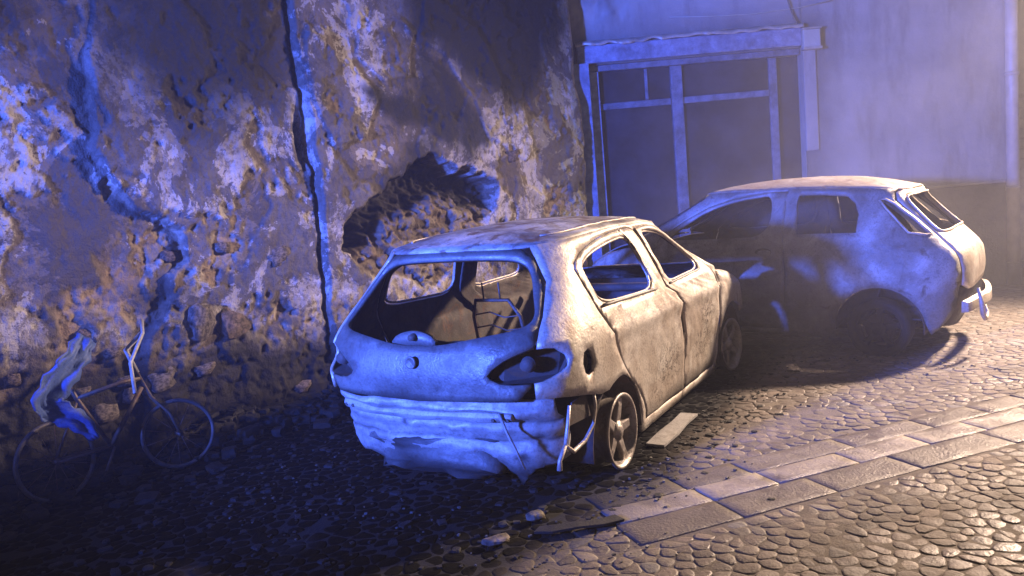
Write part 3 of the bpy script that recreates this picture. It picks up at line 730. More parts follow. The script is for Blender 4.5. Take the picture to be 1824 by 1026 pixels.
def panel(B, name, outline, holes, mat, parent, thick=.012, h=.05, gap=0, off=0, mirror=False, seed=1, amp=.006, crease=False, scorch_shade=None, smooth_holes=True, extra=None, blist=None):
    """sheet-metal panel cut to an outline on the body surface"""
    ol = dens(B, outline); hs = [dens2(conv(B, chaikin(q) if smooth_holes else q), .035) for q in holes]
    ol = dens2(ol, .05)
    if gap: ol = inset(ol, gap)
    P = [tuple(p) for p in ol]; E = [(i, (i + 1) % len(ol)) for i in range(len(ol))]
    for q in hs:
        n0 = len(P); P += [tuple(p) for p in q]; E += [(n0 + i, n0 + (i + 1) % len(q)) for i in range(len(q))]
    A = np.array(P); lo, hi = A.min(0), A.max(0)
    gu, gz = np.meshgrid(np.arange(lo[0], hi[0], h), np.arange(lo[1], hi[1], h)); gu[1::2] += h / 2
    gu, gz = gu.ravel(), gz.ravel()
    ok = polydist(gu, gz, ol) > h * .45
    for q in hs: ok &= polydist(gu, gz, q) < -h * .45
    P += list(zip(gu[ok].tolist(), gz[ok].tolist()))
    vs, es, fs, *_ = delaunay_2d_cdt([Vector(p) for p in P], E, [], 0, 1e-5)
    vs = np.array([(v.x, v.y) for v in vs]); fs = np.array([f for f in fs if len(f) == 3])
    c = vs[fs].mean(1); keep = inpoly(c[:, 0], c[:, 1], ol)
    for q in hs: keep &= ~inpoly(c[:, 0], c[:, 1], q)
    fs = fs[keep]
    used = np.unique(fs); rm = -np.ones(len(vs), int); rm[used] = np.arange(len(used)); vs = vs[used]; fs = rm[fs]
    u, z = vs[:, 0], vs[:, 1]
    V = B.pos(u, z); N = B.normal(u, z)
    ctr = np.array([0, 1.9, .7]); sg = np.sign(((V - ctr) * N).sum(1)); N = N * np.where(sg == 0, 1, sg)[:, None]
    V = V + N * (off + dent_field(B, np.abs(u), z, seed + (0 if not mirror else 40), amp, crease))[:, None]
    if extra is not None: V = extra(V, u, z)
    if mirror: V = V * np.array([-1, 1, 1]); N = N * np.array([-1, 1, 1])
    fn = np.cross(V[fs[:, 1]] - V[fs[:, 0]], V[fs[:, 2]] - V[fs[:, 0]]); flip = (fn * N[fs[:, 0]]).sum(1) < 0
    fs[flip] = fs[flip][:, ::-1]
    at = {'scorch': np.zeros(len(V)) if scorch_shade is None else scorch_shade(V, u, z)}
    if blist is not None: at['blister'] = blist(V, u, z)
    return mesh(name, V, fs, mat, parent, attrs=at, thick=thick, inner=M['inner'])

def roof_panel(B, mat, parent, seed, amp=.012):
    us = np.linspace(-B.u[-1], B.u[-1], 141)[:-1]
    # even spacing round the rim
    ring = B.pos(us, np.full_like(us, B.zt)); V = []; K = 13; n = len(us)
    for k in range(K):
        V.append(B.roofpos(us, np.full_like(us, k / (K - 1) * .985)))
    V = np.concatenate(V); V[:, 2] += amp * fbm(V[:, 0] * 2.2, V[:, 1] * 1.6 + seed, seed, 4) + amp * .5 * fbm(V[:, 0] * 6, V[:, 1] * 5, seed + 2, 3)
    rim_lift = np.zeros(len(V)); V[:n, 2] -= .004
    F = []
    for k in range(K - 1):
        for i in range(n):
            j = (i + 1) % n; F.append((k * n + i, k * n + j, (k + 1) * n + j, (k + 1) * n + i))
    F.append(tuple((K - 1) * n + i for i in range(n)))
    o = mesh('roof', V, F, mat, parent, thick=.012, inner=M['inner'], attrs={'scorch': np.zeros(len(V))})
    return o

def wheel(parent, x, y, z, out, style=0, R_=.225, steer=0, tyre=False):
    """burnt wheel: rim barrel with spokes; out = +1 or -1 is the outer side"""
    m_ = MB(); w = .09
    m_.lathe([(R_ * .86, -w), (R_ * .98, -w), (R_, -w * .9), (R_ * .93, -w * .7), (R_ * .84, -w * .3), (R_ * .86, w * .5), (R_ * .93, w * .75), (R_, w * .85), (R_ * 1.0, w), (R_ * .93, w), (R_ * .88, w * .7), (R_ * .82, w * .4), (R_ * .80, -w * .3), (R_ * .86, -w)], 48)
    o = m_.build('wheel', M['alloy'] if not tyre else M['char'], parent, True); o.location = (x, y, z); o.rotation_euler = (0, random.uniform(-.04, .04), steer); o.scale = (out, 1, 1)
    a0 = random.uniform(0, 1)
    for k in range(5):
        th = a0 + 2 * math.pi * k / 5; prof = []
        V = []; F = []
        for j, (rr, hw, dp_) in enumerate(((.04, .035, .055), (.09, .030, .062), (.15, .026, .066), (R_ * .86, .042, .060))):
            hw *= R_ / .225
            for (s_, d_) in ((-1, 0), (1, 0), (1, -.035), (-1, -.035)):
                cx_, cy_ = rr, s_ * hw
                V.append((dp_ + d_, cx_ * math.cos(th) - cy_ * math.sin(th), cx_ * math.sin(th) + cy_ * math.cos(th)))
        for j in range(3):
            for q in range(4):
                r_ = (q + 1) % 4; F.append((j * 4 + q, j * 4 + r_, j * 4 + 4 + r_, j * 4 + 4 + q))
        sp = mesh('spoke', V, F, M['alloy'] if not tyre else M['char'], o, smooth=False, bevel=.008)
    m_ = MB(); m_.lathe([(0, .078), (.03, .078), (.036, .07), (.058, .066), (.062, .03), (.0, .03)], 24); m_.build('hub', M['alloy'] if not tyre else M['char'], o, True)
    m_ = MB(); m_.lathe([(0, .0), (R_ * .62, .0), (R_ * .62, -.022), (0, -.022)], 32); m_.build('brake_disc', M['rusty'], o, True)
    if tyre:
        m_ = MB(); T = R_ * 1.27; m_.lathe([(R_ * .97, w), (R_ * 1.1, w * 1.18), (T * .95, w * 1.1), (T, w * .7), (T, -w * .7), (T * .95, -w * 1.1), (R_ * 1.1, -w * 1.18), (R_ * .97, -w)], 40)
        V = np.array(m_.V); V[:, 1:] *= (1 + .03 * fbm(V[:, 1] * 14 + 3, V[:, 2] * 14, 66, 3))[:, None]; V[:, 2] = np.maximum(V[:, 2], -z + .001)
        mesh('tyre', V, m_.F, M['char'], o)
    return o

def seat(parent, x, y, tall=True):
    """springs and frame are all that is left of a seat"""
    s_ = empty('seat_frame', (x, y, .30)); s_.parent = parent
    m_ = MB(); m_.tube([(-.22, 0, 0), (.22, 0, 0), (.22, .45, .03), (-.22, .45, .03)], .014, 6, closed=True); m_.build('cushion_frame', M['rusty'], s_, True)
    top = .62
    m_ = MB(); m_.tube([(-.22, 0, 0), (-.20, -.12, top * .8), (-.14, -.17, top), (.14, -.17, top), (.20, -.12, top * .8), (.22, 0, 0)], .015, 6); m_.build('backrest_frame', M['rusty'], s_, True)
    for k in range(5):
        zz = .1 + k * .1; m_ = MB(); m_.tube([(-.2, -.02 - zz * .19, zz), (-.07, -.0 - zz * .19, zz + .02), (.07, -.03 - zz * .19, zz - .015), (.2, -.02 - zz * .19, zz)], .006, 5); m_.build('spring', M['rusty'], s_, True)
    for k in range(4):
        yy = .08 + k * .1; m_ = MB(); m_.tube([(-.21, yy, 0), (-.07, yy, -.03), (.07, yy + .02, -.02), (.21, yy, 0)], .006, 5); m_.build('spring', M['rusty'], s_, True)
    for sx in (-.07, .07):
        m_ = MB(); m_.tube([(sx, -.165, top), (sx, -.175, top + .13)], .007, 6); m_.build('headrest_post', M['rusty'], s_, True)
    return s_

def cabin(root, B, L, floor_z=.19, right_drive=-1):
    """floor, bulkheads, dash beam, seats and steering wheel"""
    xs, ys = np.meshgrid(np.linspace(-.74, .74, 19), np.linspace(.30, L - .35, 36))
    zz = floor_z + .02 * fbm(xs * 5, ys * 5, 71, 3) + .09 * np.exp(-(xs / .12) ** 2) * sst(.9, 1.2, ys) + .10 * sst(1.0, .7, ys)
    V = np.stack([xs.ravel(), ys.ravel(), zz.ravel()], -1); idx = np.arange(xs.size).reshape(xs.shape)
    F = np.stack([idx[:-1, :-1], idx[:-1, 1:], idx[1:, 1:], idx[1:, :-1]], -1).reshape(-1, 4); mesh('floor_pan', V, F, M['inner'], root, thick=.01)
    m_ = MB(); m_.box((-.74, L - 1.05, floor_z), (.74, L - 1.02, .86)); m_.build('bulkhead', M['inner'], root)
    m_ = MB(); m_.tube([(-.74, L - 1.28, .80), (-.3, L - 1.32, .82), (.3, L - 1.32, .82), (.74, L - 1.28, .80)], .035, 10); m_.build('dashboard_beam', M['inner'], root, True)
    V = []; F = []
    for i in range(13):
        x = -.66 + i * .11
        for j in range(4):
            V.append((x, .80 - j * .05 + random.gauss(0, .008), .32 + j * .155 + random.gauss(0, .006)))
    for i in range(12):
        for j in range(3): k = i * 4 + j; F.append((k, k + 4, k + 5, k + 1))
    mesh('rear_seat_back', V, F, M['inner'], root, thick=.012)
    sx = .36 * right_drive
    sw = MB(); c_ = Vector((sx, L - 1.50, .86)); ring = []
    ax = Vector((0, .45, -.9)).normalized() ; e1 = Vector((1, 0, 0)); e2 = ax.cross(e1)
    for k in range(24): ring.append(c_ + (e1 * math.cos(k * math.pi / 12) + e2 * math.sin(k * math.pi / 12)) * .18)
    sw.tube(ring, .010, 6, closed=True)
    for k in (0, 8, 16): sw.tube([c_, ring[k]], .008, 6)
    sw.tube([c_, c_ + Vector((0, .45, -.30))], .018, 8); sw.build('steering_wheel', M['rusty'], root, True)
    seat(root, -.36, 1.62); seat(root, .36, 1.62)
    cV, cF, n0 = [], [], 0
    for k in range(150):
        sz = random.choice([.03, .05, .07, .10, .14]); V, F = rock(700 + k % 30, 2, .5); V = V * (sz * random.uniform(.6, 1.8), sz, sz * random.uniform(.3, .9))
        a_ = random.uniform(0, 6.28); ca, sa = math.cos(a_), math.sin(a_); V = np.stack([V[:, 0] * ca - V[:, 1] * sa, V[:, 0] * sa + V[:, 1] * ca, V[:, 2]], -1)
        yy = random.uniform(.45, L - 1.1); hz_ = .04 + (.30 * random.random() ** 2 if yy > 1.2 else .22 * random.random())
        cV.append(V + (random.uniform(-.66, .66), yy, floor_z + hz_)); cF += [tuple(i + n0 for i in f) for f in F]; n0 += len(V)
    dbr = mesh('debris', np.concatenate(cV), cF, M['inner'], root, smooth=False); dbr['kind'] = 'stuff'

def arc(cy, cz, r, a0, a1, n=14): return [('s', cy + r * math.cos(R(a0 + (a1 - a0) * k / n)), cz + r * math.sin(R(a0 + (a1 - a0) * k / n))) for k in range(n + 1)]

def blister(regions, seed):
    """paint blistered into dark curls in a few patches"""
    def f(V, u, z):
        out = np.zeros(len(V)); y = V[:, 1]
        n_ = fbm(y * 17, z * 17, seed, 3)
        for cy, cz, ry, rz, k in regions:
            m = np.exp(-(((y - cy) / ry) ** 2 + ((z - cz) / rz) ** 2) ** 2)
            out = np.maximum(out, k * m)
        return out
    return f

def sill_scorch(seed):
    def f(V, u, z):
        y = V[:, 1]; low = .75 * sst(.30, .14, z + .05 * fbm(y * 4, z * 4, seed + 1, 3))
        return low
    return f

def s(y, z): return ('s', y, z)
def r(x, z): return ('r', x, z)
def w(q, z): return ('w', q, z)
def mir(L): return [(k, -p, z) for k, p, z in L[::-1]]

# ---- first car: pale burnt five-door hatchback, tail towards the viewer
car1 = empty('burnt_hatchback', (CAR1[0], CAR1[1], 0), (0, 0, -CAR1[2]))
tag(car1, 'burnt-out pale five-door hatchback on bare rims, tail towards the viewer, nearest of the two cars', 'car')
B = BODY1
DOOR_R = [s(.69, .975), s(.79, .82), s(.88, .65), s(1.03, .50), s(1.155, .40), s(1.25, .30), s(1.30, .16), s(2.07, .15), s(2.075, .54), s(2.04, .80), s(1.96, .89), s(1.80, .95), s(1.70, 1.32),
          s(1.60, 1.344), s(1.30, 1.338), s(1.068, 1.323), s(.90, 1.30), s(.798, 1.277), s(.70, 1.235), s(.672, 1.20), s(.669, 1.109)]
WIN_R = [s(.765, .985), s(1.2, .965), s(1.635, .955), s(1.57, 1.18), s(1.52, 1.30), s(1.3, 1.295), s(.992, 1.27), s(.85, 1.245), s(.745, 1.205), s(.74, 1.1)]
DOOR_F = [s(1.81, .95), s(1.97, .89), s(2.05, .80), s(2.085, .54), s(2.08, .15), s(2.86, .15), s(2.95, .3), s(2.98, .55), s(2.97, .80), s(2.91, .94), s(2.85, 1.03), s(2.68, 1.13), s(2.42, 1.255), s(2.2, 1.315), s(1.974, 1.34), s(1.71, 1.33)]
WIN_F = [s(1.88, .955), s(2.3, .965), s(2.60, .97), s(2.66, 1.02), s(2.54, 1.12), s(2.42, 1.20), s(2.28, 1.262), s(2.1, 1.298), s(1.9, 1.312), s(1.78, 1.305), s(1.82, 1.15)]
SEAM = [r(.70, .90), r(.682, 1.02), r(.63, 1.18), r(.53, 1.31), r(.49, 1.369)]
SIDE = [r(.70, .60), r(.703, .685), r(.74, .690), r(.775, .705), s(.235, .725), s(.272, .748), s(.288, .778), s(.28, .812), s(.245, .84), r(.775, .856), r(.74, .862), r(.705, .866)] + SEAM + \
       [s(.62, 1.369), s(1.0, 1.369), s(1.6, 1.369), s(2.1, 1.369), w(.80, 1.369), w(.82, 1.25), w(.85, 1.1), w(.87, .95), s(3.02, .92), s(3.0, .6), s(2.98, .30), s(2.93, .085), s(2.1, .085), s(1.25, .085)] + \
       arc(.83, .17, .385, 0, 115) + [s(.56, .522), s(.40, .56), s(.21, .592)]
FUEL = [s(.365 + .02, .735), s(.40, .68), s(.44, .655), s(.49, .67), s(.515, .72), s(.50, .78), s(.46, .806), s(.41, .79)]
FENDER = [s(2.985, .93), s(3.3, .885), s(3.55, .83), s(3.75, .76), s(3.88, .66), s(3.93, .56), s(3.84, .47)] + arc(3.345, .2, .40, 42, 152) + [s(2.99, .55), s(2.985, .80)]
for mi in (False, True):
    panel(B, 'side_frame', SIDE, [DOOR_R, DOOR_F, FUEL] if not mi else [DOOR_R, DOOR_F], M['shell'], car1, mirror=mi, amp=.0035, crease=True, thick=.022, smooth_holes=False)
    dr = panel(B, 'door', DOOR_R, [WIN_R], M['shell'], car1, gap=.004, mirror=mi, seed=1, amp=.009, crease=True, thick=.025, h=.035, off=.001, scorch_shade=sill_scorch(82), blist=blister([(1.75, .42, .30, .16, .9), (1.55, .25, .3, .1, .7)], 81))
    df = panel(B, 'door', DOOR_F, [WIN_F], M['shell'], car1, gap=.004, mirror=mi, seed=2, amp=.012, crease=True, thick=.025, h=.035, off=.003, scorch_shade=sill_scorch(85), blist=blister([(2.62, .62, .22, .12, .95), (2.55, .42, .26, .16, .95)], 84))
    panel(B, 'fender', FENDER, [], M['shell'], car1, gap=.003, mirror=mi, seed=4, amp=.010, thick=.010, off=.004)
    panel(B, 'centre_pillar', [s(1.95, .12), s(2.22, .12), s(2.18, .8), s(1.90, .95), s(1.80, 1.365), s(1.60, 1.365), s(1.68, .95), s(1.92, .8)], [], M['inner'], car1, off=-.035, amp=0, thick=.01, mirror=mi)
    sgn = -1 if mi else 1
    # handle recess plates and wheel-house liners
    hp = B.pos(np.array([float(B.side(2.16, .80))]), np.array([.80]))[0] * (sgn, 1, 1)
    m_ = MB(); m_.lathe([(.0, .010), (.030, .008), (.036, .0), (.036, -.02)], 16); o = m_.build('handle_cup', M['inner'] if mi else M['shell'], df, True); o.location = tuple(hp); o.scale = (sgn, 1.2, .8)
    for wy, rr in ((.83, .37), (3.345, .385)):
        V = []; F = []
        for k in range(15):
            th = R(-5 + 190 * k / 14)
            for xx in (.56, .835): V.append((sgn * xx, wy + rr * math.cos(th), .18 + rr * math.sin(th)))
        for k in range(14): F.append((2 * k, 2 * k + 1, 2 * k + 3, 2 * k + 2))
        n0 = len(V); V += [(sgn * .56, wy, .18)]; F += [(2 * k, 2 * k + 2, n0) for k in range(14)]
        mesh('wheel_house', V, F, M['inner'], car1, thick=.006)
# filler neck behind the missing fuel flap
m_ = MB(); m_.lathe([(.0, -.08), (.035, -.08), (.04, -.02), (.055, -.02), (.085, -.05)], 20); o = m_.build('fuel_filler', M['inner'], car1, True); o.location = (.845, .44, .73)
TG = [r(0, .572), r(.62, .59), r(.69, .665), r(.694, .688), r(.60, .685), r(.53, .692), r(.475, .718), r(.462, .735), r(.49, .766), r(.55, .808), r(.62, .842), r(.695, .866)] + [(k, p - .002, z) for k, p, z in SEAM[:-1]] + [r(.45, 1.362), r(.25, 1.366), r(0, 1.367)]
TG = TG + [q for q in mir(TG)[1:-1]]
RW = [r(0, .885), r(.15, .888), r(.41, .933), r(.58, .962), r(.645, .99), r(.64, 1.05), r(.61, 1.11), r(.54, 1.25), r(.47, 1.297), r(.36, 1.315), r(.18, 1.322), r(0, 1.324)]
RW = RW + mir(RW)[1:-1]
def tg_scorch(V, u, z):
    return .55 * np.exp(-((V[:, 0] + .15) / .16) ** 2 - ((z - .63) / .05) ** 2) + .5 * sst(.62, .57, z + .03 * fbm(V[:, 0] * 4, z * 4, 91, 3)) + .3 * np.exp(-((np.abs(V[:, 0]) - .62) / .1) ** 2 - ((z - .9) / .05) ** 2)
tg = panel(B, 'tailgate', TG, [RW], M['shell_tail'], car1, gap=.005, amp=.006, thick=.03, h=.045, off=-.004, scorch_shade=tg_scorch)
# round badge seat, wiper mount standing into the window, lock
m_ = MB(); m_.lathe([(.0, .0), (.022, .0), (.026, .004), (.034, .004), (.036, -.004)], 24); o = m_.build('badge_seat', M['shell_tail'], tg, True); o.rotation_euler = (0, 0, R(-90)); o.location = (-.01, -.004, .80)
V = []; F = []
for i in range(11):
    f = i / 10; xx = -.10 + .30 * f; hgt = .060 * math.sin(math.pi * f) ** .6 + .004
    V += [(xx, .115 + .01, .868), (xx, .112 + .015, .885 + hgt), (xx, .14 + .015, .885 + hgt)]
for i in range(10):
    k = i * 3; F += [(k, k + 3, k + 4, k + 1), (k + 1, k + 4, k + 5, k + 2)]
o = mesh('wiper_mount', V, F, M['shell_tail'], tg, thick=.006); o.location = (-.10, -.035, .008)
m_ = MB(); m_.lathe([(0, .03), (.018, .03), (.022, .0), (.022, -.03)], 14); o = m_.build('wiper_spindle', M['inner'], tg, True); o.rotation_euler = (0, 0, R(-90)); o.location = (-.04, .085, .925)
for sgn in (-1, 1):     # inside of the tail lamp openings
    V = []; F = []
    pts = [(.44, .71), (.55, .69), (.70, .69), (.80, .70), (.82, .78), (.80, .85), (.70, .865), (.56, .84)]
    for p_, q_ in pts:
        bp = B.pos(np.array([float(B.rear(p_, q_))]), np.array([q_]))[0]; V += [(sgn * (bp[0] - .010), bp[1] + .012, q_), (sgn * (bp[0] * .93), bp[1] + .075, q_)]
    n_ = len(pts)
    for k in range(n_): l = (k + 1) % n_; F.append((2 * k, 2 * l, 2 * l + 1, 2 * k + 1))
    F.append(tuple(2 * k + 1 for k in range(n_)))
    lh = mesh('tail_lamp_housing', V, F, M['inner'], car1, smooth=False)
    m_ = MB(); m_.lathe([(.0, .03), (.03, .03), (.04, .0), (.045, -.01)], 14); o = m_.build('lamp_socket', M['inner'], lh, True); o.rotation_euler = (0, 0, R(-90)); o.location = (sgn * .64, .15, .775)
rf = roof_panel(B, M['roof'], car1, 5)
# roof ditches
for sgn in (-1, 1):
    m_ = MB(); pts = [tuple(B.roofpos(np.array([float(B.side(y, 1.369))]), np.array([.14]))[0] * (sgn, 1, 1)) for y in np.linspace(.60, 2.36, 40)]
    pts = [(q[0], q[1], q[2] + .003 + float(.012 * fbm(np.array([q[0] * 2.2]), np.array([q[1] * 1.6 + 5]), 5, 4)[0] + .006 * fbm(np.array([q[0] * 6]), np.array([q[1] * 5]), 7, 3)[0])) for q in pts]
    m_.tube(pts, .006, 6); m_.build('roof_seam', M['shell'], rf, True)
# window sill strips on the doors and a loose channel in the rear quarter
for WW, ofs in ((WIN_R, 0), (WIN_F, 0)):
    for sgn in (-1, 1):
        lp = [tuple((B.pos(np.array([q[0]]), np.array([q[1]]))[0] - (.016, 0, 0)) * (sgn, 1, 1)) for q in inset(dens2(conv(B, chaikin(WW)), .04), .010)]
        m_ = MB(); m_.tube(lp, .009, 6, closed=True); m_.build('window_frame', M['shell'], car1, True)
for pts in ([(.765, .985), (1.2, .968), (1.63, .957)], [(1.88, .957), (2.3, .967), (2.62, .972)]):
    m_ = MB(); m_.tube([tuple(B.pos(np.array([float(B.side(y, z_))]), np.array([z_]))[0] + (.004, 0, .004)) for y, z_ in [(pts[0][0] + (pts[-1][0] - pts[0][0]) * k / 12, pts[0][1] + (pts[-1][1] - pts[0][1]) * k / 12) for k in range(13)]], .009, 6)
    m_.build('window_strip', M['beam'], car1, True)
m_ = MB(); m_.tube([(.79, .76, .975), (.745, .72, 1.08), (.70, .71, 1.17), (.69, .73, 1.215)], [.008, .011, .009, .006], 6); m_.build('window_channel', M['beam'], car1, True)
# tail panel and crash beam laid bare by the melted bumper
TP = [('l', .30, .575), ('l', .27, .45), ('l', .24, .32), ('l', .20, .23), r(-.74, .21), r(-.70, .225), r(-.62, .18), r(-.50, .20), r(-.43, .15), r(-.37, .11), r(-.31, .17), r(-.2, .145), r(-.05, .165), r(.1, .14), r(.25, .16), r(.38, .13), r(.44, .155), r(.49, .135), r(.52, .075), r(.56, .12), r(.62, .17), r(.70, .18), r(.78, .22), r(.80, .40), r(.77, .585), r(.3, .572), r(-.3, .565)]
def crumple(V, u, z):
    x = V[:, 0]; V = V.copy(); sag = .03 * x
    rid = 1 - np.abs(fbm(x * 3.2, z * 7, 95, 4)) * 2; rid2 = 1 - np.abs(fbm(x * 9, z * 12, 98, 3)) * 2
    fold = .050 * np.exp(-((z - .525 + sag) / .032) ** 4) - .030 * np.exp(-((z - .475 + sag) / .016) ** 2) + .040 * np.exp(-((z - .43 + sag) / .030) ** 4) * sst(-.75, -.5, x)
    lump = np.exp(-((x - .02) / .17) ** 6 - ((z - .395) / .052) ** 4); fold += .055 * lump * (1 + .25 * np.sin(x * 42))
    fold += .035 * np.exp(-((z - .30 + .05 * x) / .035) ** 4) * sst(-.5, -.3, x) - .02 * np.exp(-((z - .345) / .012) ** 2) + .03 * np.exp(-((x - .56) / .09) ** 4 - ((z - .26) / .09) ** 4)
    V[:, 1] -= fold * .62 + .020 * rid * (1 - lump) + .012 * rid2 - .045 - .03 * sst(.26, .10, z)
    V[:, 2] += .012 * fbm(x * 6, z * 3, 99, 3)
    return V
def tp_scorch_shade(V, u, z):  # scorch marks, plus shade painted into the fold grooves
    x = V[:, 0]; sag = .03 * x
    g = .8 * np.exp(-((z - .477 + sag) / .010) ** 2) + .7 * np.exp(-((z - .345 + .02 * fbm(x * 5, z, 7, 3)) / .009) ** 2) + .75 * np.exp(-((x + .16) / .02) ** 2 - ((z - .43) / .03) ** 2)
    g = g + .8 * np.exp(-((x - .56) / .035) ** 2 - ((z - .26) / .03) ** 2) + .8 * np.exp(-((x + .62) / .02) ** 2 - ((z - .50) / .02) ** 2)
    return np.clip(g + .85 * sst(.26, .12, z + .06 * fbm(x * 5, z * 5, 96, 3)) + .40 * sst(.3, .6, fbm(x * 6, z * 9, 97, 3)), 0, 1)
panel(B, 'tail_panel', TP, [], M['beam'], car1, off=-.04, amp=.003, thick=.006, h=.018, extra=crumple, scorch_shade=tp_scorch_shade)
V = []; F = []
for i in range(25):
    f = i / 24; xx = -.60 + 1.16 * f; zz = .520 - .012 * math.sin(f * 5) - .03 * f; yy = .062 + .09 * (abs(xx) / .7) ** 3 + .006 * math.sin(f * 21)
    hh = .030 + .005 * math.sin(f * 17)
    V += [(xx, yy + .05, zz + hh), (xx, yy - .035, zz + hh * .8), (xx, yy - .045, zz), (xx, yy - .03, zz - hh * .9), (xx, yy + .05, zz - hh)]
for i in range(24):
    for k in range(4): a_ = i * 5 + k; F.append((a_, a_ + 1, a_ + 6, a_ + 5))
F += [(0, 4, 3, 2, 1), (120, 121, 122, 123, 124)]
bb = mesh('bumper_beam', V, F, M['beam'], car1, bevel=.004)
for xx in (-.58, -.52, .46, .54):
    m_ = MB(); m_.lathe([(0, .012), (.010, .012), (.012, 0), (.012, -.02)], 8); o = m_.build('bolt', M['inner'], bb); o.rotation_euler = (0, 0, R(-90)); o.location = (xx, .030 + .09 * (abs(xx) / .7) ** 3, .515 - .02 * (xx + .7))
V, F = rock(313, 6, .55); V = V * (.95, .62, .26) + (-.02, .42, .235); mesh('spare_wheel_well', V, F, M['beam'], car1, attrs={'scorch': np.clip(.9 - .5 * fbm(V[:, 0] * 6, V[:, 2] * 9, 120, 3), 0, 1)})
m_ = MB(); m_.tube([(.50, .05, .53), (.55, .03, .44), (.60, .03, .34), (.63, .05, .24)], [.009, .008, .008, .005], 6); m_.build('hanging_strap', M['beam'], car1, True)
m_ = MB(); m_.tube([(.80, .28, .53), (.80, .24, .42), (.79, .22, .33), (.81, .27, .28), (.83, .38, .31), (.845, .47, .38), (.85, .50, .47), (.845, .50, .54)], [.009, .011, .012, .013, .011, .009, .009, .008], 8); m_.tube([(.79, .22, .33), (.775, .17, .26), (.775, .16, .21)], [.012, .012, .015], 8); m_.build('bumper_bracket', M['shell'], car1, True)
V = [(.80, .30, .54), (.81, .46, .55), (.82, .48, .42), (.79, .27, .42)]; mesh('arch_plate', V, [(0, 1, 2, 3)], M['inner'], car1, smooth=False, thick=.006)
# bonnet sprung from its hinges
xs, ys = np.meshgrid(np.linspace(-1, 1, 25), np.linspace(0, 1, 20)); hw = .70 - .05 * ys
V = np.stack([(xs * hw).ravel(), (3.16 + ys * .90 - .10 * xs ** 2 * ys).ravel(), (.965 - .25 * ys ** 1.7 - .03 * xs ** 2 + .012 * fbm(xs * 3, ys * 4, 99, 3) + .035 * sst(.2, 1, xs) * sst(.5, 0, ys)).ravel()], -1)
idx = np.arange(xs.size).reshape(xs.shape); F = np.stack([idx[:-1, :-1], idx[:-1, 1:], idx[1:, 1:], idx[1:, :-1]], -1).reshape(-1, 4); mesh('bonnet', V, F, M['roof'], car1, thick=.012)
# engine bay front: radiator beam and engine block remains
m_ = MB(); m_.tube([(-.66, 3.98, .62), (-.3, 4.06, .62), (.3, 4.06, .62), (.66, 3.98, .62)], .03, 8); m_.build('front_cross_member', M['beam'], car1, True)
V, F = rock(321, 4, .8); V = V * (.85, .55, .5) + (0, 3.6, .48); mesh('engine', V, F, M['inner'], car1)
cabin(car1, B, 4.1)
for y_ in (.83, 3.345):
    for sgn in (-1, 1): wheel(car1, sgn * .775, y_, .226, sgn, steer=(R(-7) if y_ > 2 else 0))
m_ = MB(); m_.tube([(-.75, .83, .226), (.75, .83, .226)], .03, 8); m_.build('rear_axle', M['inner'], car1, True)
m_ = MB(); m_.tube([(-.75, 3.345, .226), (.75, 3.345, .226)], .025, 8); m_.build('drive_shaft', M['inner'], car1, True)

# ---- second car: three-door hatchback standing across, seen from its left side
PITCH2 = .04
car2 = empty('scorched_hatchback', (CAR2[0], CAR2[1], 0), (0, 0, 0))
_Y = Matrix.Rotation(-CAR2[2], 4, 'Z') @ Matrix.Translation((0, .7, 0)) @ Matrix.Rotation(PITCH2, 4, 'X') @ Matrix.Translation((0, -.7, 0))
car2.matrix_world = Matrix.Translation((CAR2[0], CAR2[1], 0)) @ _Y
tag(car2, 'scorched grey three-door hatchback standing crosswise in front of the house, left side showing', 'car')
B = BODY2
D2 = [s(1.53, 1.0), s(1.50, .60), s(1.52, .17), s(2.72, .17), s(2.83, .35), s(2.86, .60), s(2.84, .86), s(2.80, 1.0), s(2.70, 1.09), s(2.5, 1.21), s(2.3, 1.30), s(2.05, 1.365), s(1.75, 1.40), s(1.53, 1.402)]
W2F = [s(1.66, 1.03), s(2.1, 1.012), s(2.5, 1.0), s(2.66, 1.01), s(2.64, 1.07), s(2.46, 1.18), s(2.3, 1.265), s(2.05, 1.33), s(1.8, 1.362), s(1.66, 1.37)]
W2R = [s(.90, 1.062), s(1.1, 1.055), s(1.415, 1.045), s(1.42, 1.2), s(1.425, 1.365), s(1.2, 1.366), s(1.0, 1.355), s(.93, 1.30), s(.89, 1.2)]
LAMP2 = [s(.585, 1.33), s(.50, 1.18), s(.44, 1.06), s(.32, 1.04), r(.655, 1.035), r(.64, 1.06), r(.615, 1.18), r(.600, 1.32), s(.53, 1.345)]
SEAM2 = [r(.655, .45), r(.665, .60), r(.665, .80), r(.66, .95), r(.645, 1.02), r(.635, 1.06), r(.605, 1.18), r(.585, 1.33), r(.54, 1.40), r(.49, 1.428)]
SIDE2 = SEAM2 + [s(.75, 1.428), s(1.0, 1.428), s(1.6, 1.428), s(2.05, 1.428), w(.80, 1.428), w(.82, 1.3), w(.85, 1.15), w(.87, 1.0), s(2.98, .96), s(2.90, .86), s(2.88, .5), s(2.82, .12), s(2.0, .12), s(1.13, .12)] + \
        arc(.70, .24, .365, -5, 170) + [s(.30, .20), r(.72, .24), r(.66, .36)]
FEN2 = [s(2.90, .95), s(3.15, .92), s(3.4, .86), s(3.58, .76), s(3.66, .62), s(3.60, .42)] + arc(3.20, .24, .375, 30, 158) + [s(2.87, .5), s(2.895, .80)]
def scorch_shade2(V, u, z): return np.clip(.50 * sst(.75, .30, z + .16 * fbm(V[:, 1] * 2.2, z * 2.6, 111, 4)) + .35 * sst(.1, .5, fbm(V[:, 1] * 1.6, z * 2, 112, 4)), 0, .9)  # patchy scorch, plus the shadowed lower half painted dark
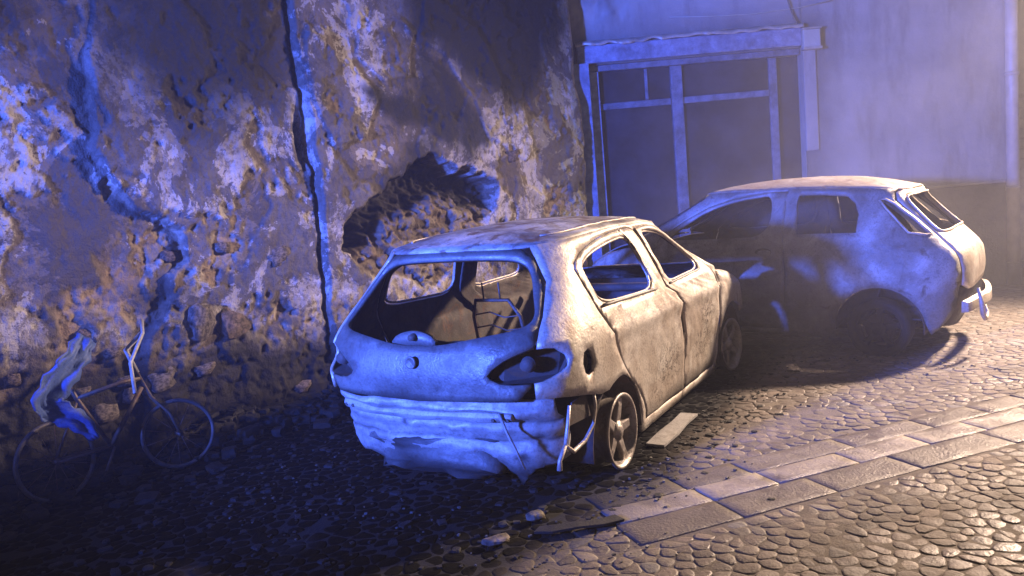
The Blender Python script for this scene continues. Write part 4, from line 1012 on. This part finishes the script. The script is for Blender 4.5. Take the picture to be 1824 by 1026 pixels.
LP2 = [r(.645, 1.055), r(.61, 1.18), r(.592, 1.325), s(.52, 1.352), s(.585, 1.33), s(.50, 1.18), s(.44, 1.06), s(.32, 1.04)]
LH2 = [r(.657, 1.062), s(.36, 1.055), s(.49, 1.072), s(.61, 1.19), s(.74, 1.325), s(.70, 1.338), r(.612, 1.30), r(.625, 1.18)]
for mi in (True, False):
    panel(B, 'side_frame', SIDE2, [D2, W2R, LH2], M['shell2'], car2, mirror=mi, seed=6, amp=.006, thick=.03, smooth_holes=False, scorch_shade=scorch_shade2)
    d2 = panel(B, 'door', D2, [W2F], M['shell2'], car2, gap=.006, mirror=mi, seed=7, amp=.006, thick=.03, scorch_shade=scorch_shade2, off=.002)
    panel(B, 'fender', FEN2, [], M['shell2'], car2, gap=.003, mirror=mi, seed=8, amp=.006, thick=.012, scorch_shade=scorch_shade2)
    if not mi:
        for WW in (W2F, W2R): panel(B, 'window_pane', WW, [], M['glass_dark'], car2, off=-.012, amp=0, thick=.004)
    sgn = -1 if mi else 1
    hp = B.pos(np.array([float(B.side(1.70, .90))]), np.array([.90]))[0] * (sgn, 1, 1)
    m_ = MB(); m_.lathe([(.0, -.004), (.05, .0), (.07, .006), (.075, .0), (.075, -.02)], 22); o = m_.build('handle_cup', M['char'], d2, True); o.location = tuple(hp); o.scale = (sgn, 1.1, .45)
    for wy in (.70, 3.20):
        V = []; F = []
        for k in range(15):
            th = R(-5 + 190 * k / 14)
            for xx in (.54, .81): V.append((sgn * xx, wy + .36 * math.cos(th), .24 + .36 * math.sin(th)))
        for k in range(14): F.append((2 * k, 2 * k + 1, 2 * k + 3, 2 * k + 2))
        n0 = len(V); V += [(sgn * .54, wy, .24)]; F += [(2 * k, 2 * k + 2, n0) for k in range(14)]
        mesh('wheel_house', V, F, M['inner'], car2, thick=.006)
    # bright edge of the lamp opening and its dark tub
    lp = [tuple((B.pos(np.array([q[0]]), np.array([q[1]]))[0] + (.004, 0, 0)) * (sgn, 1, 1)) for q in dens2(conv(B, LH2), .05)]
    m_ = MB(); m_.tube(lp, .011, 6, closed=True); lo_ = m_.build('tail_lamp_rim', M['tail2'], car2, True)
    V = [tuple((B.pos(np.array([q[0]]), np.array([q[1]]))[0] * (.90, 1, 1) + (0, .09, 0)) * (sgn, 1, 1)) for q in conv(B, LH2)]; mesh('tail_lamp_housing', V, [tuple(range(len(V)))], M['inner'], car2, smooth=False)
TG2 = [r(0, .56), r(.50, .57), r(.64, .62)] + [(k, p - .012, z) for k, p, z in SEAM2[2:-1]] + [r(.44, 1.422), r(0, 1.426)]
TG2 = TG2 + mir(TG2)[1:-1]
RW2 = [r(0, 1.085), r(.35, 1.08), r(.55, 1.075), r(.565, 1.11), r(.53, 1.24), r(.50, 1.345), r(.44, 1.372), r(.2, 1.38), r(0, 1.382)]; RW2 = RW2 + mir(RW2)[1:-1]
panel(B, 'tailgate', TG2, [RW2], M['tail2'], car2, gap=.005, amp=.010, thick=.03, seed=9)
lp = [tuple(B.pos(np.array([q[0]]), np.array([q[1]]))[0] + (0, -.006, 0)) for q in dens2(conv(B, chaikin(RW2, 1)), .07)]
m_ = MB(); m_.tube(lp, .012, 6, closed=True); m_.build('rear_window_rim', M['tail2'], car2, True)
V = []; F = []
for j in range(9):
    zz = 1.0 + .40 * j / 8
    for i in range(15):
        q = -1 + 2 * i / 14; nx_ = B.par(zz)[3]; uu = math.copysign(float(np.interp(np.pi - np.arcsin((abs(q) * .84) ** (nx_ / 2)), B.ph, B.u)), q if q else 1); V.append(tuple(B.pos(np.array([uu]), np.array([zz]))[0] - (0, .008, 0)))
for j in range(8):
    for i in range(14): k = j * 15 + i; F.append((k, k + 1, k + 16, k + 15))
mesh('windscreen', V, F, M['glass_dark'], car2, thick=.005)
rf2 = roof_panel(B, M['roof2'], car2, 15, .010)
# spoiler lip with its joint
xs, ys = np.meshgrid(np.linspace(-.55, .55, 21), np.linspace(0, 1, 5)); V = np.stack([xs.ravel(), (.74 - .20 * ys - .0 + .14 * (np.abs(xs) / .55) ** 3).ravel(), (1.462 - .03 * ys ** 2 - .045 * (np.abs(xs) / .55) ** 2.5).ravel()], -1)
idx = np.arange(xs.size).reshape(xs.shape); F = np.stack([idx[:-1, :-1], idx[:-1, 1:], idx[1:, 1:], idx[1:, :-1]], -1).reshape(-1, 4); mesh('spoiler_lip', V, F, M['tail2'], rf2, thick=.018)
# what is left of the rear bumper: a bent beam, curled strips, dark tail panel
TP2 = [r(-.66, .57), r(-.70, .25), r(-.2, .20), r(.3, .22), r(.70, .26), r(.66, .57)]
panel(B, 'tail_panel', TP2, [], M['inner'], car2, off=-.06, amp=.012, thick=.01, seed=10)
V = []; F = []
for i in range(19):
    f = i / 18; xx = -.66 + 1.32 * f; yy = .01 + .08 * (abs(xx) / .66) ** 3; zz = .44 + .02 * math.sin(f * 7)
    V += [(xx, yy, zz + .05), (xx, yy - .05, zz + .04), (xx, yy - .055, zz - .04), (xx, yy, zz - .05)]
for i in range(18):
    for k in range(3): a_ = i * 4 + k; F.append((a_, a_ + 1, a_ + 5, a_ + 4))
F += [(0, 3, 2, 1), (72, 73, 74, 75)]
mesh('bumper_beam', V, F, M['tail2'], car2, bevel=.005)
m_ = MB(); m_.tube([(-.60, -.02, .60), (-.62, -.05, .48), (-.60, -.06, .38), (-.52, -.07, .33), (-.44, -.075, .33), (-.38, -.07, .37), (-.36, -.05, .42)], [.012, .018, .020, .020, .018, .014, .008], 8); m_.build('curled_bumper_strip', M['tail2'], car2, True)
xs, ys = np.meshgrid(np.linspace(-1, 1, 19), np.linspace(0, 1, 14)); hw = .68 - .06 * ys
V = np.stack([(xs * hw).ravel(), (3.12 + ys * .62 - .08 * xs ** 2 * ys).ravel(), (.985 - .22 * ys ** 1.8 - .03 * xs ** 2).ravel()], -1)
idx = np.arange(xs.size).reshape(xs.shape); F = np.stack([idx[:-1, :-1], idx[:-1, 1:], idx[1:, 1:], idx[1:, :-1]], -1).reshape(-1, 4); mesh('bonnet', V, F, M['shell2'], car2, thick=.012)
V, F = rock(322, 4, .8); V = V * (.9, .5, .5) + (0, 3.40, .55); mesh('engine', V, F, M['inner'], car2)
cabin(car2, B, 3.9, .22)
for y_ in (.70, 3.20):
    for sgn in (-1, 1): wheel(car2, sgn * .745, y_, (.235 if y_ < 2 else .155), sgn, R_=.205, tyre=True)

# ------------------------------------------------------------------ burnt bicycle against the wall
def wl(a_, z_, off): return Vector(tuple(wall_xyz(a_, z_, off)))
bike = empty('burnt_bicycle', tuple(wl(-5.75, 0, .40)))
tag(bike, 'burnt small bicycle frame with bare rims leaning by the foot of the old wall', 'bicycle')
M['dull_rim'] = burnt_metal('dull_rim', (.20, .19, .19), (.10, .09, .085), (.06, .04, .03), rust_at=.55, rough=.5, metal=.3)
M['limp'] = burnt_metal('limp_plastic', (.10, .17, .45), (.05, .09, .26), (.03, .03, .04), rust_at=.6, rough=.55, metal=0)  # blue of the beacon light painted into the sheet's colour
bo_ = Vector(bike.location)
def bl_(a_, z_, off=.40): return tuple(wl(a_, z_, off - z_ * .12) - bo_)
def bwheel(a_, z_, rad, off=.40, tw=0):
    m_ = MB(); pts = [bl_(a_ + rad * math.cos(k * math.pi / 18), z_ + rad * math.sin(k * math.pi / 18), off + tw * math.cos(k * math.pi / 18)) for k in range(36)]
    m_.tube(pts, .014, 8, closed=True); o = m_.build('wheel', M['dull_rim'], bike, True)
    m_ = MB(); m_.tube([bl_(a_, z_, off - .04), bl_(a_, z_, off + .04)], .018, 8); m_.build('hub', M['rusty'], o, True)
    for k in range(14):
        th = k * 2 * math.pi / 14 + .1
        m_ = MB(); m_.tube([bl_(a_, z_, off + (.025 if k % 2 else -.025)), bl_(a_ + rad * math.cos(th), z_ + rad * math.sin(th), off)], .0022, 4); m_.build('spoke', M['rusty'], o, True)
bwheel(-5.37, .235, .225, .42, .05); bwheel(-6.13, .27, .235, .38, -.04)
def btube(name, pts, r_=.014, mat='rusty'):
    m_ = MB(); m_.tube([bl_(*p) for p in pts], r_, 8); m_.build(name, M[mat], bike, True)
btube('top_tube', [(-5.95, .62, .39), (-5.66, .66, .40), (-5.55, .66, .41)]); btube('down_tube', [(-5.55, .60, .41), (-5.80, .28, .40)], .016); btube('seat_tube', [(-5.80, .26, .40), (-5.95, .62, .39), (-5.99, .74, .39)])
btube('chain_stay', [(-5.80, .27, .38), (-6.13, .27, .36)], .009); btube('chain_stay', [(-5.80, .27, .42), (-6.13, .27, .42)], .009); btube('seat_stay', [(-5.95, .60, .39), (-6.13, .27, .37)], .009)
btube('fork', [(-5.56, .70, .41), (-5.50, .52, .41), (-5.42, .40, .45), (-5.37, .235, .455)], .011); btube('fork', [(-5.50, .52, .41), (-5.42, .40, .38), (-5.37, .235, .375)], .011)
btube('handlebar_stem', [(-5.56, .70, .41), (-5.60, .86, .40), (-5.47, .95, .38)], .016, 'sheet'); btube('handlebar', [(-5.70, .62, .66), (-5.66, .80, .58), (-5.47, .95, .40), (-5.40, 1.02, .26)], .012, 'sheet')
btube('crank', [(-5.80, .27, .44), (-5.88, .14, .45)], .008)

# scorched sheet hanging over the rear of the bicycle
V = []; F = []; na2, nb2 = 30, 16
path = np.array([(-5.84, .99, .34), (-5.95, .90, .42), (-6.08, .78, .47), (-6.19, .66, .47), (-6.10, .58, .45), (-6.00, .50, .47), (-5.93, .38, .48)])
pw = np.array([.11, .15, .17, .16, .13, .11, .05]); ft = np.linspace(0, 6, na2); pc = np.stack([np.interp(ft, range(7), path[:, k]) for k in range(3)], 1)
for _ in range(3): pc[1:-1] = (pc[:-2] + 2 * pc[1:-1] + pc[2:]) / 4
pww = np.interp(ft, range(7), pw); tan = np.gradient(pc, axis=0); tan /= np.linalg.norm(tan[:, :2], axis=1, keepdims=True)
for i in range(na2):
    for j in range(nb2):
        q = j / (nb2 - 1) - .5; ww = pww[i] * (1 + .15 * math.sin(i * 1.7 + (1 if q > 0 else 3)))
        fold = .075 * float(fbm(np.array([q * 3.1 + 4]), np.array([i * .16]), 131, 4)[0])
        V.append(tuple(wl(pc[i, 0] - tan[i, 1] * q * ww * .7 + q * ww * .35, pc[i, 1] + tan[i, 0] * q * ww, pc[i, 2] + fold)))
for i in range(na2 - 1):
    for j in range(nb2 - 1): k = i * nb2 + j; F.append((k, k + 1, k + nb2 + 1, k + nb2))
ctr_ = np.array(V).mean(0); ctr_[2] = 0
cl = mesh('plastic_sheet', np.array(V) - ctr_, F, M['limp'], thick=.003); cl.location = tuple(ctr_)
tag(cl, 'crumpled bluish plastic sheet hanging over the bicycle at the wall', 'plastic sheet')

# rubble and ash along the foot of the wall and behind the car
rV, rF, nv = [], [], 0
def chunk(p, sz, seed):
    global nv
    V, F = rock(seed, 1 if sz[0] < .03 else 2, .6); a_ = random.uniform(0, 6.28); c_, s_ = math.cos(a_), math.sin(a_)
    V = V * sz; V = np.stack([V[:, 0] * c_ - V[:, 1] * s_, V[:, 0] * s_ + V[:, 1] * c_, V[:, 2]], -1) + p
    rV.append(V); rF.extend([tuple(k + nv for k in f) for f in F]); nv += len(V)
for k in range(900):
    a_ = random.uniform(-6.6, .1); off = abs(random.gauss(0, .28)) + .02; sz = random.choice([.02, .03, .04, .06, .09, .13]); pile = max(0, .26 - off * .45) * (.5 + .5 * math.sin(a_ * 2.3) ** 2)
    p = wall_xyz(a_, max(.0, pile * random.uniform(.5, 1)), off); chunk(p, (sz * random.uniform(.7, 1.5), sz * random.uniform(.6, 1.1), sz * random.uniform(.3, .7)), 500 + k % 40)
for k in range(420):
    x_ = random.uniform(-2.6, .6); y_ = random.uniform(3.4, 5.6)
    if (x_ - WB[0]) * WN[0] + (y_ - WB[1]) * WN[1] < .1: continue
    if float(burn_shade(np.array([x_]), np.array([y_]))[0]) < .4: continue
    sz = random.choice([.012, .02, .02, .03, .045]); chunk(np.array([x_, y_, .004]), (sz * random.uniform(.7, 1.6), sz, sz * random.uniform(.25, .6)), 500 + k % 40)
for k in range(160):       # scraps beside the right flank of the car
    q = random.uniform(.4, 3.9); off = .95 + abs(random.gauss(0, .22)); c_, s_ = math.cos(CAR1[2]), math.sin(CAR1[2])
    x_, y_ = CAR1[0] + off * c_ + q * s_, CAR1[1] - off * s_ + q * c_; sz = random.choice([.012, .018, .025, .035])
    chunk(np.array([x_, y_, .004]), (sz * random.uniform(.7, 1.8), sz, sz * random.uniform(.2, .5)), 500 + k % 40)
rub = mesh('rubble', np.concatenate(rV), rF, M['ash'], smooth=False); tag(rub, 'blackened rubble and ash scattered along the wall and around the burnt car', 'rubble', kind='stuff')

# crumbs of window glass round the cars
M['crumb'] = plain('glass_crumb', (.10, .105, .10), .15, 0, .2, 30, .1, .002)
gV, gF, n0 = [], [], 0
for k in range(520):
    cx_, hd_2 = (CAR1, 1) if k < 400 else (CAR2, -1)
    q = random.uniform(-.5, 4.2); off = (.92 + abs(random.gauss(0, .30))) * (random.choice([1, 1, -1]) if hd_2 > 0 else -1); c_, s_ = math.cos(cx_[2]), math.sin(cx_[2])
    if k % 9 == 0: q = -abs(random.gauss(.1, .35)); off = random.uniform(-1, 1)
    x_, y_ = cx_[0] + off * c_ + q * s_, cx_[1] - off * s_ + q * c_
    V, F = rock(800 + k % 20, 1, .7); sz = random.choice([.006, .008, .010, .014]); a_ = random.uniform(0, 6.28); V = V * (sz * 1.4, sz, sz * .7)
    V = np.stack([V[:, 0] * math.cos(a_) - V[:, 1] * math.sin(a_), V[:, 0] * math.sin(a_) + V[:, 1] * math.cos(a_), V[:, 2]], -1) + (x_, y_, .004 + sz * .3)
    gV.append(V); gF += [tuple(i + n0 for i in f) for f in F]; n0 += len(V)
gl = mesh('glass_crumbs', np.concatenate(gV), gF, M['crumb'], smooth=False); tag(gl, 'crumbs of broken window glass scattered on the cobbles round the cars', 'glass', kind='stuff')

def strip(name, pts, half, thk, mat, label, cat):
    V = []; F = []; n_ = len(pts); ctr = np.array(pts).mean(0); ctr[2] = 0
    for i, p in enumerate(pts):
        a_ = np.array(pts[max(i - 1, 0)]); b_ = np.array(pts[min(i + 1, n_ - 1)]); d_ = (b_ - a_)[:2]; d_ = d_ / np.linalg.norm(d_); nn_ = np.array([-d_[1], d_[0], 0])
        hw = half * (1 + .12 * math.sin(i * 2.1))
        V += [tuple(np.array(p) - ctr - nn_ * hw), tuple(np.array(p) - ctr + nn_ * hw)]
    for i in range(n_ - 1): F.append((2 * i, 2 * i + 2, 2 * i + 3, 2 * i + 1))
    o = mesh(name, V, F, mat, smooth=False, thick=thk); o.location = tuple(ctr); return tag(o, label, cat)
strip('fallen_trim', [(.82, 4.83, .022), (.95, 5.03, .030), (1.06, 5.22, .030), (1.18, 5.44, .022)], .062, .014, M['sheet'], 'flat pale trim strip lying on the cobbles beside the rear wheel', 'trim strip')
strip('melted_strip', [(.02, 3.72, .02), (.10, 3.68, .035), (.22, 3.69, .04), (.34, 3.72, .03), (.44, 3.78, .02)], .035, .012, M['char'], 'black melted rubber strip curled on the paving behind the rear wheel', 'rubber strip')
V, F = rock(610, 3, .6); o = mesh('broken_stone', V * (.09, .06, .035), F, M['stone']); o.location = (.02, 3.86, .03); o.rotation_euler = (0, 0, .5); tag(o, 'small pale broken stone lying behind the burnt car', 'stone')
V, F = rock(611, 3, .6); o = mesh('broken_brick', V * (.13, .07, .022), F, M['stone']); o.location = (-.18, 3.62, .025); o.rotation_euler = (0, 0, .35); tag(o, 'reddish flat brick fragment on the paving near the black rubber strip', 'brick')

# ------------------------------------------------------------------ smoke hanging in the night air
hz = MB(); hz.box((-14, -6, -1.0), (16, 13.5, 7.0)); haze = hz.build('haze', None)
hm = bpy.data.materials.new('haze'); hm.use_nodes = True; ht = hm.node_tree; ht.nodes.remove(ht.nodes['Principled BSDF'])
pv_ = ht.nodes.new('ShaderNodeVolumePrincipled'); pv_.inputs['Color'].default_value = (.85, .85, .87, 1); pv_.inputs['Density'].default_value = .006; pv_.inputs['Anisotropy'].default_value = .1
ht.links.new(pv_.outputs[0], ht.nodes['Material Output'].inputs['Volume']); haze.data.materials.append(hm)
tag(haze, 'thin haze hanging over the whole street at night', 'haze', kind='stuff')
# denser smoke still drifting up between the second car and the house front
sm = MB(); sm.box((.9, 5.0, .02), (12.0, 9.80, 6.8)); smoke = sm.build('smoke', None)
sm_ = bpy.data.materials.new('smoke'); sm_.use_nodes = True; st = sm_.node_tree; st.nodes.remove(st.nodes['Principled BSDF'])
pv_ = st.nodes.new('ShaderNodeVolumePrincipled'); pv_.inputs['Color'].default_value = (.80, .80, .83, 1); pv_.inputs['Anisotropy'].default_value = .0
tc = st.nodes.new('ShaderNodeTexCoord'); nz2 = st.nodes.new('ShaderNodeTexNoise'); nz2.inputs['Scale'].default_value = .55; nz2.inputs['Detail'].default_value = 3; nz2.inputs['Distortion'].default_value = .6
st.links.new(tc.outputs['Object'], nz2.inputs['Vector']); sp = st.nodes.new('ShaderNodeSeparateXYZ'); st.links.new(tc.outputs['Object'], sp.inputs[0])
def mr(src, a, b, c, d):
    k = st.nodes.new('ShaderNodeMapRange'); k.interpolation_type = 'SMOOTHSTEP'; st.links.new(src, k.inputs[0])
    for i_, v_ in enumerate((a, b, c, d)): k.inputs[i_ + 1].default_value = v_
    return k.outputs[0]
def mul(a, b):
    k = st.nodes.new('ShaderNodeMath'); k.operation = 'MULTIPLY'
    for i_, v_ in enumerate((a, b)):
        if isinstance(v_, float): k.inputs[i_].default_value = v_
        else: st.links.new(v_, k.inputs[i_])
    return k.outputs[0]
dn = mul(mul(mr(nz2.outputs['Fac'], .36, .66, .25, 1), mr(sp.outputs['X'], .9, 2.4, 0, 1)), mul(mul(mr(sp.outputs['Y'], 5.0, 7.0, 0, 1), mr(sp.outputs['X'], 4.0, 7.0, 1, .40)), mr(sp.outputs['Z'], .8, 1.9, 1, .40)))
st.links.new(mul(dn, SMOKE), pv_.inputs['Density']); st.links.new(pv_.outputs[0], st.nodes['Material Output'].inputs['Volume']); smoke.data.materials.append(sm_)
tag(smoke, 'grey smoke drifting between the crosswise car and the house front', 'smoke', kind='stuff')
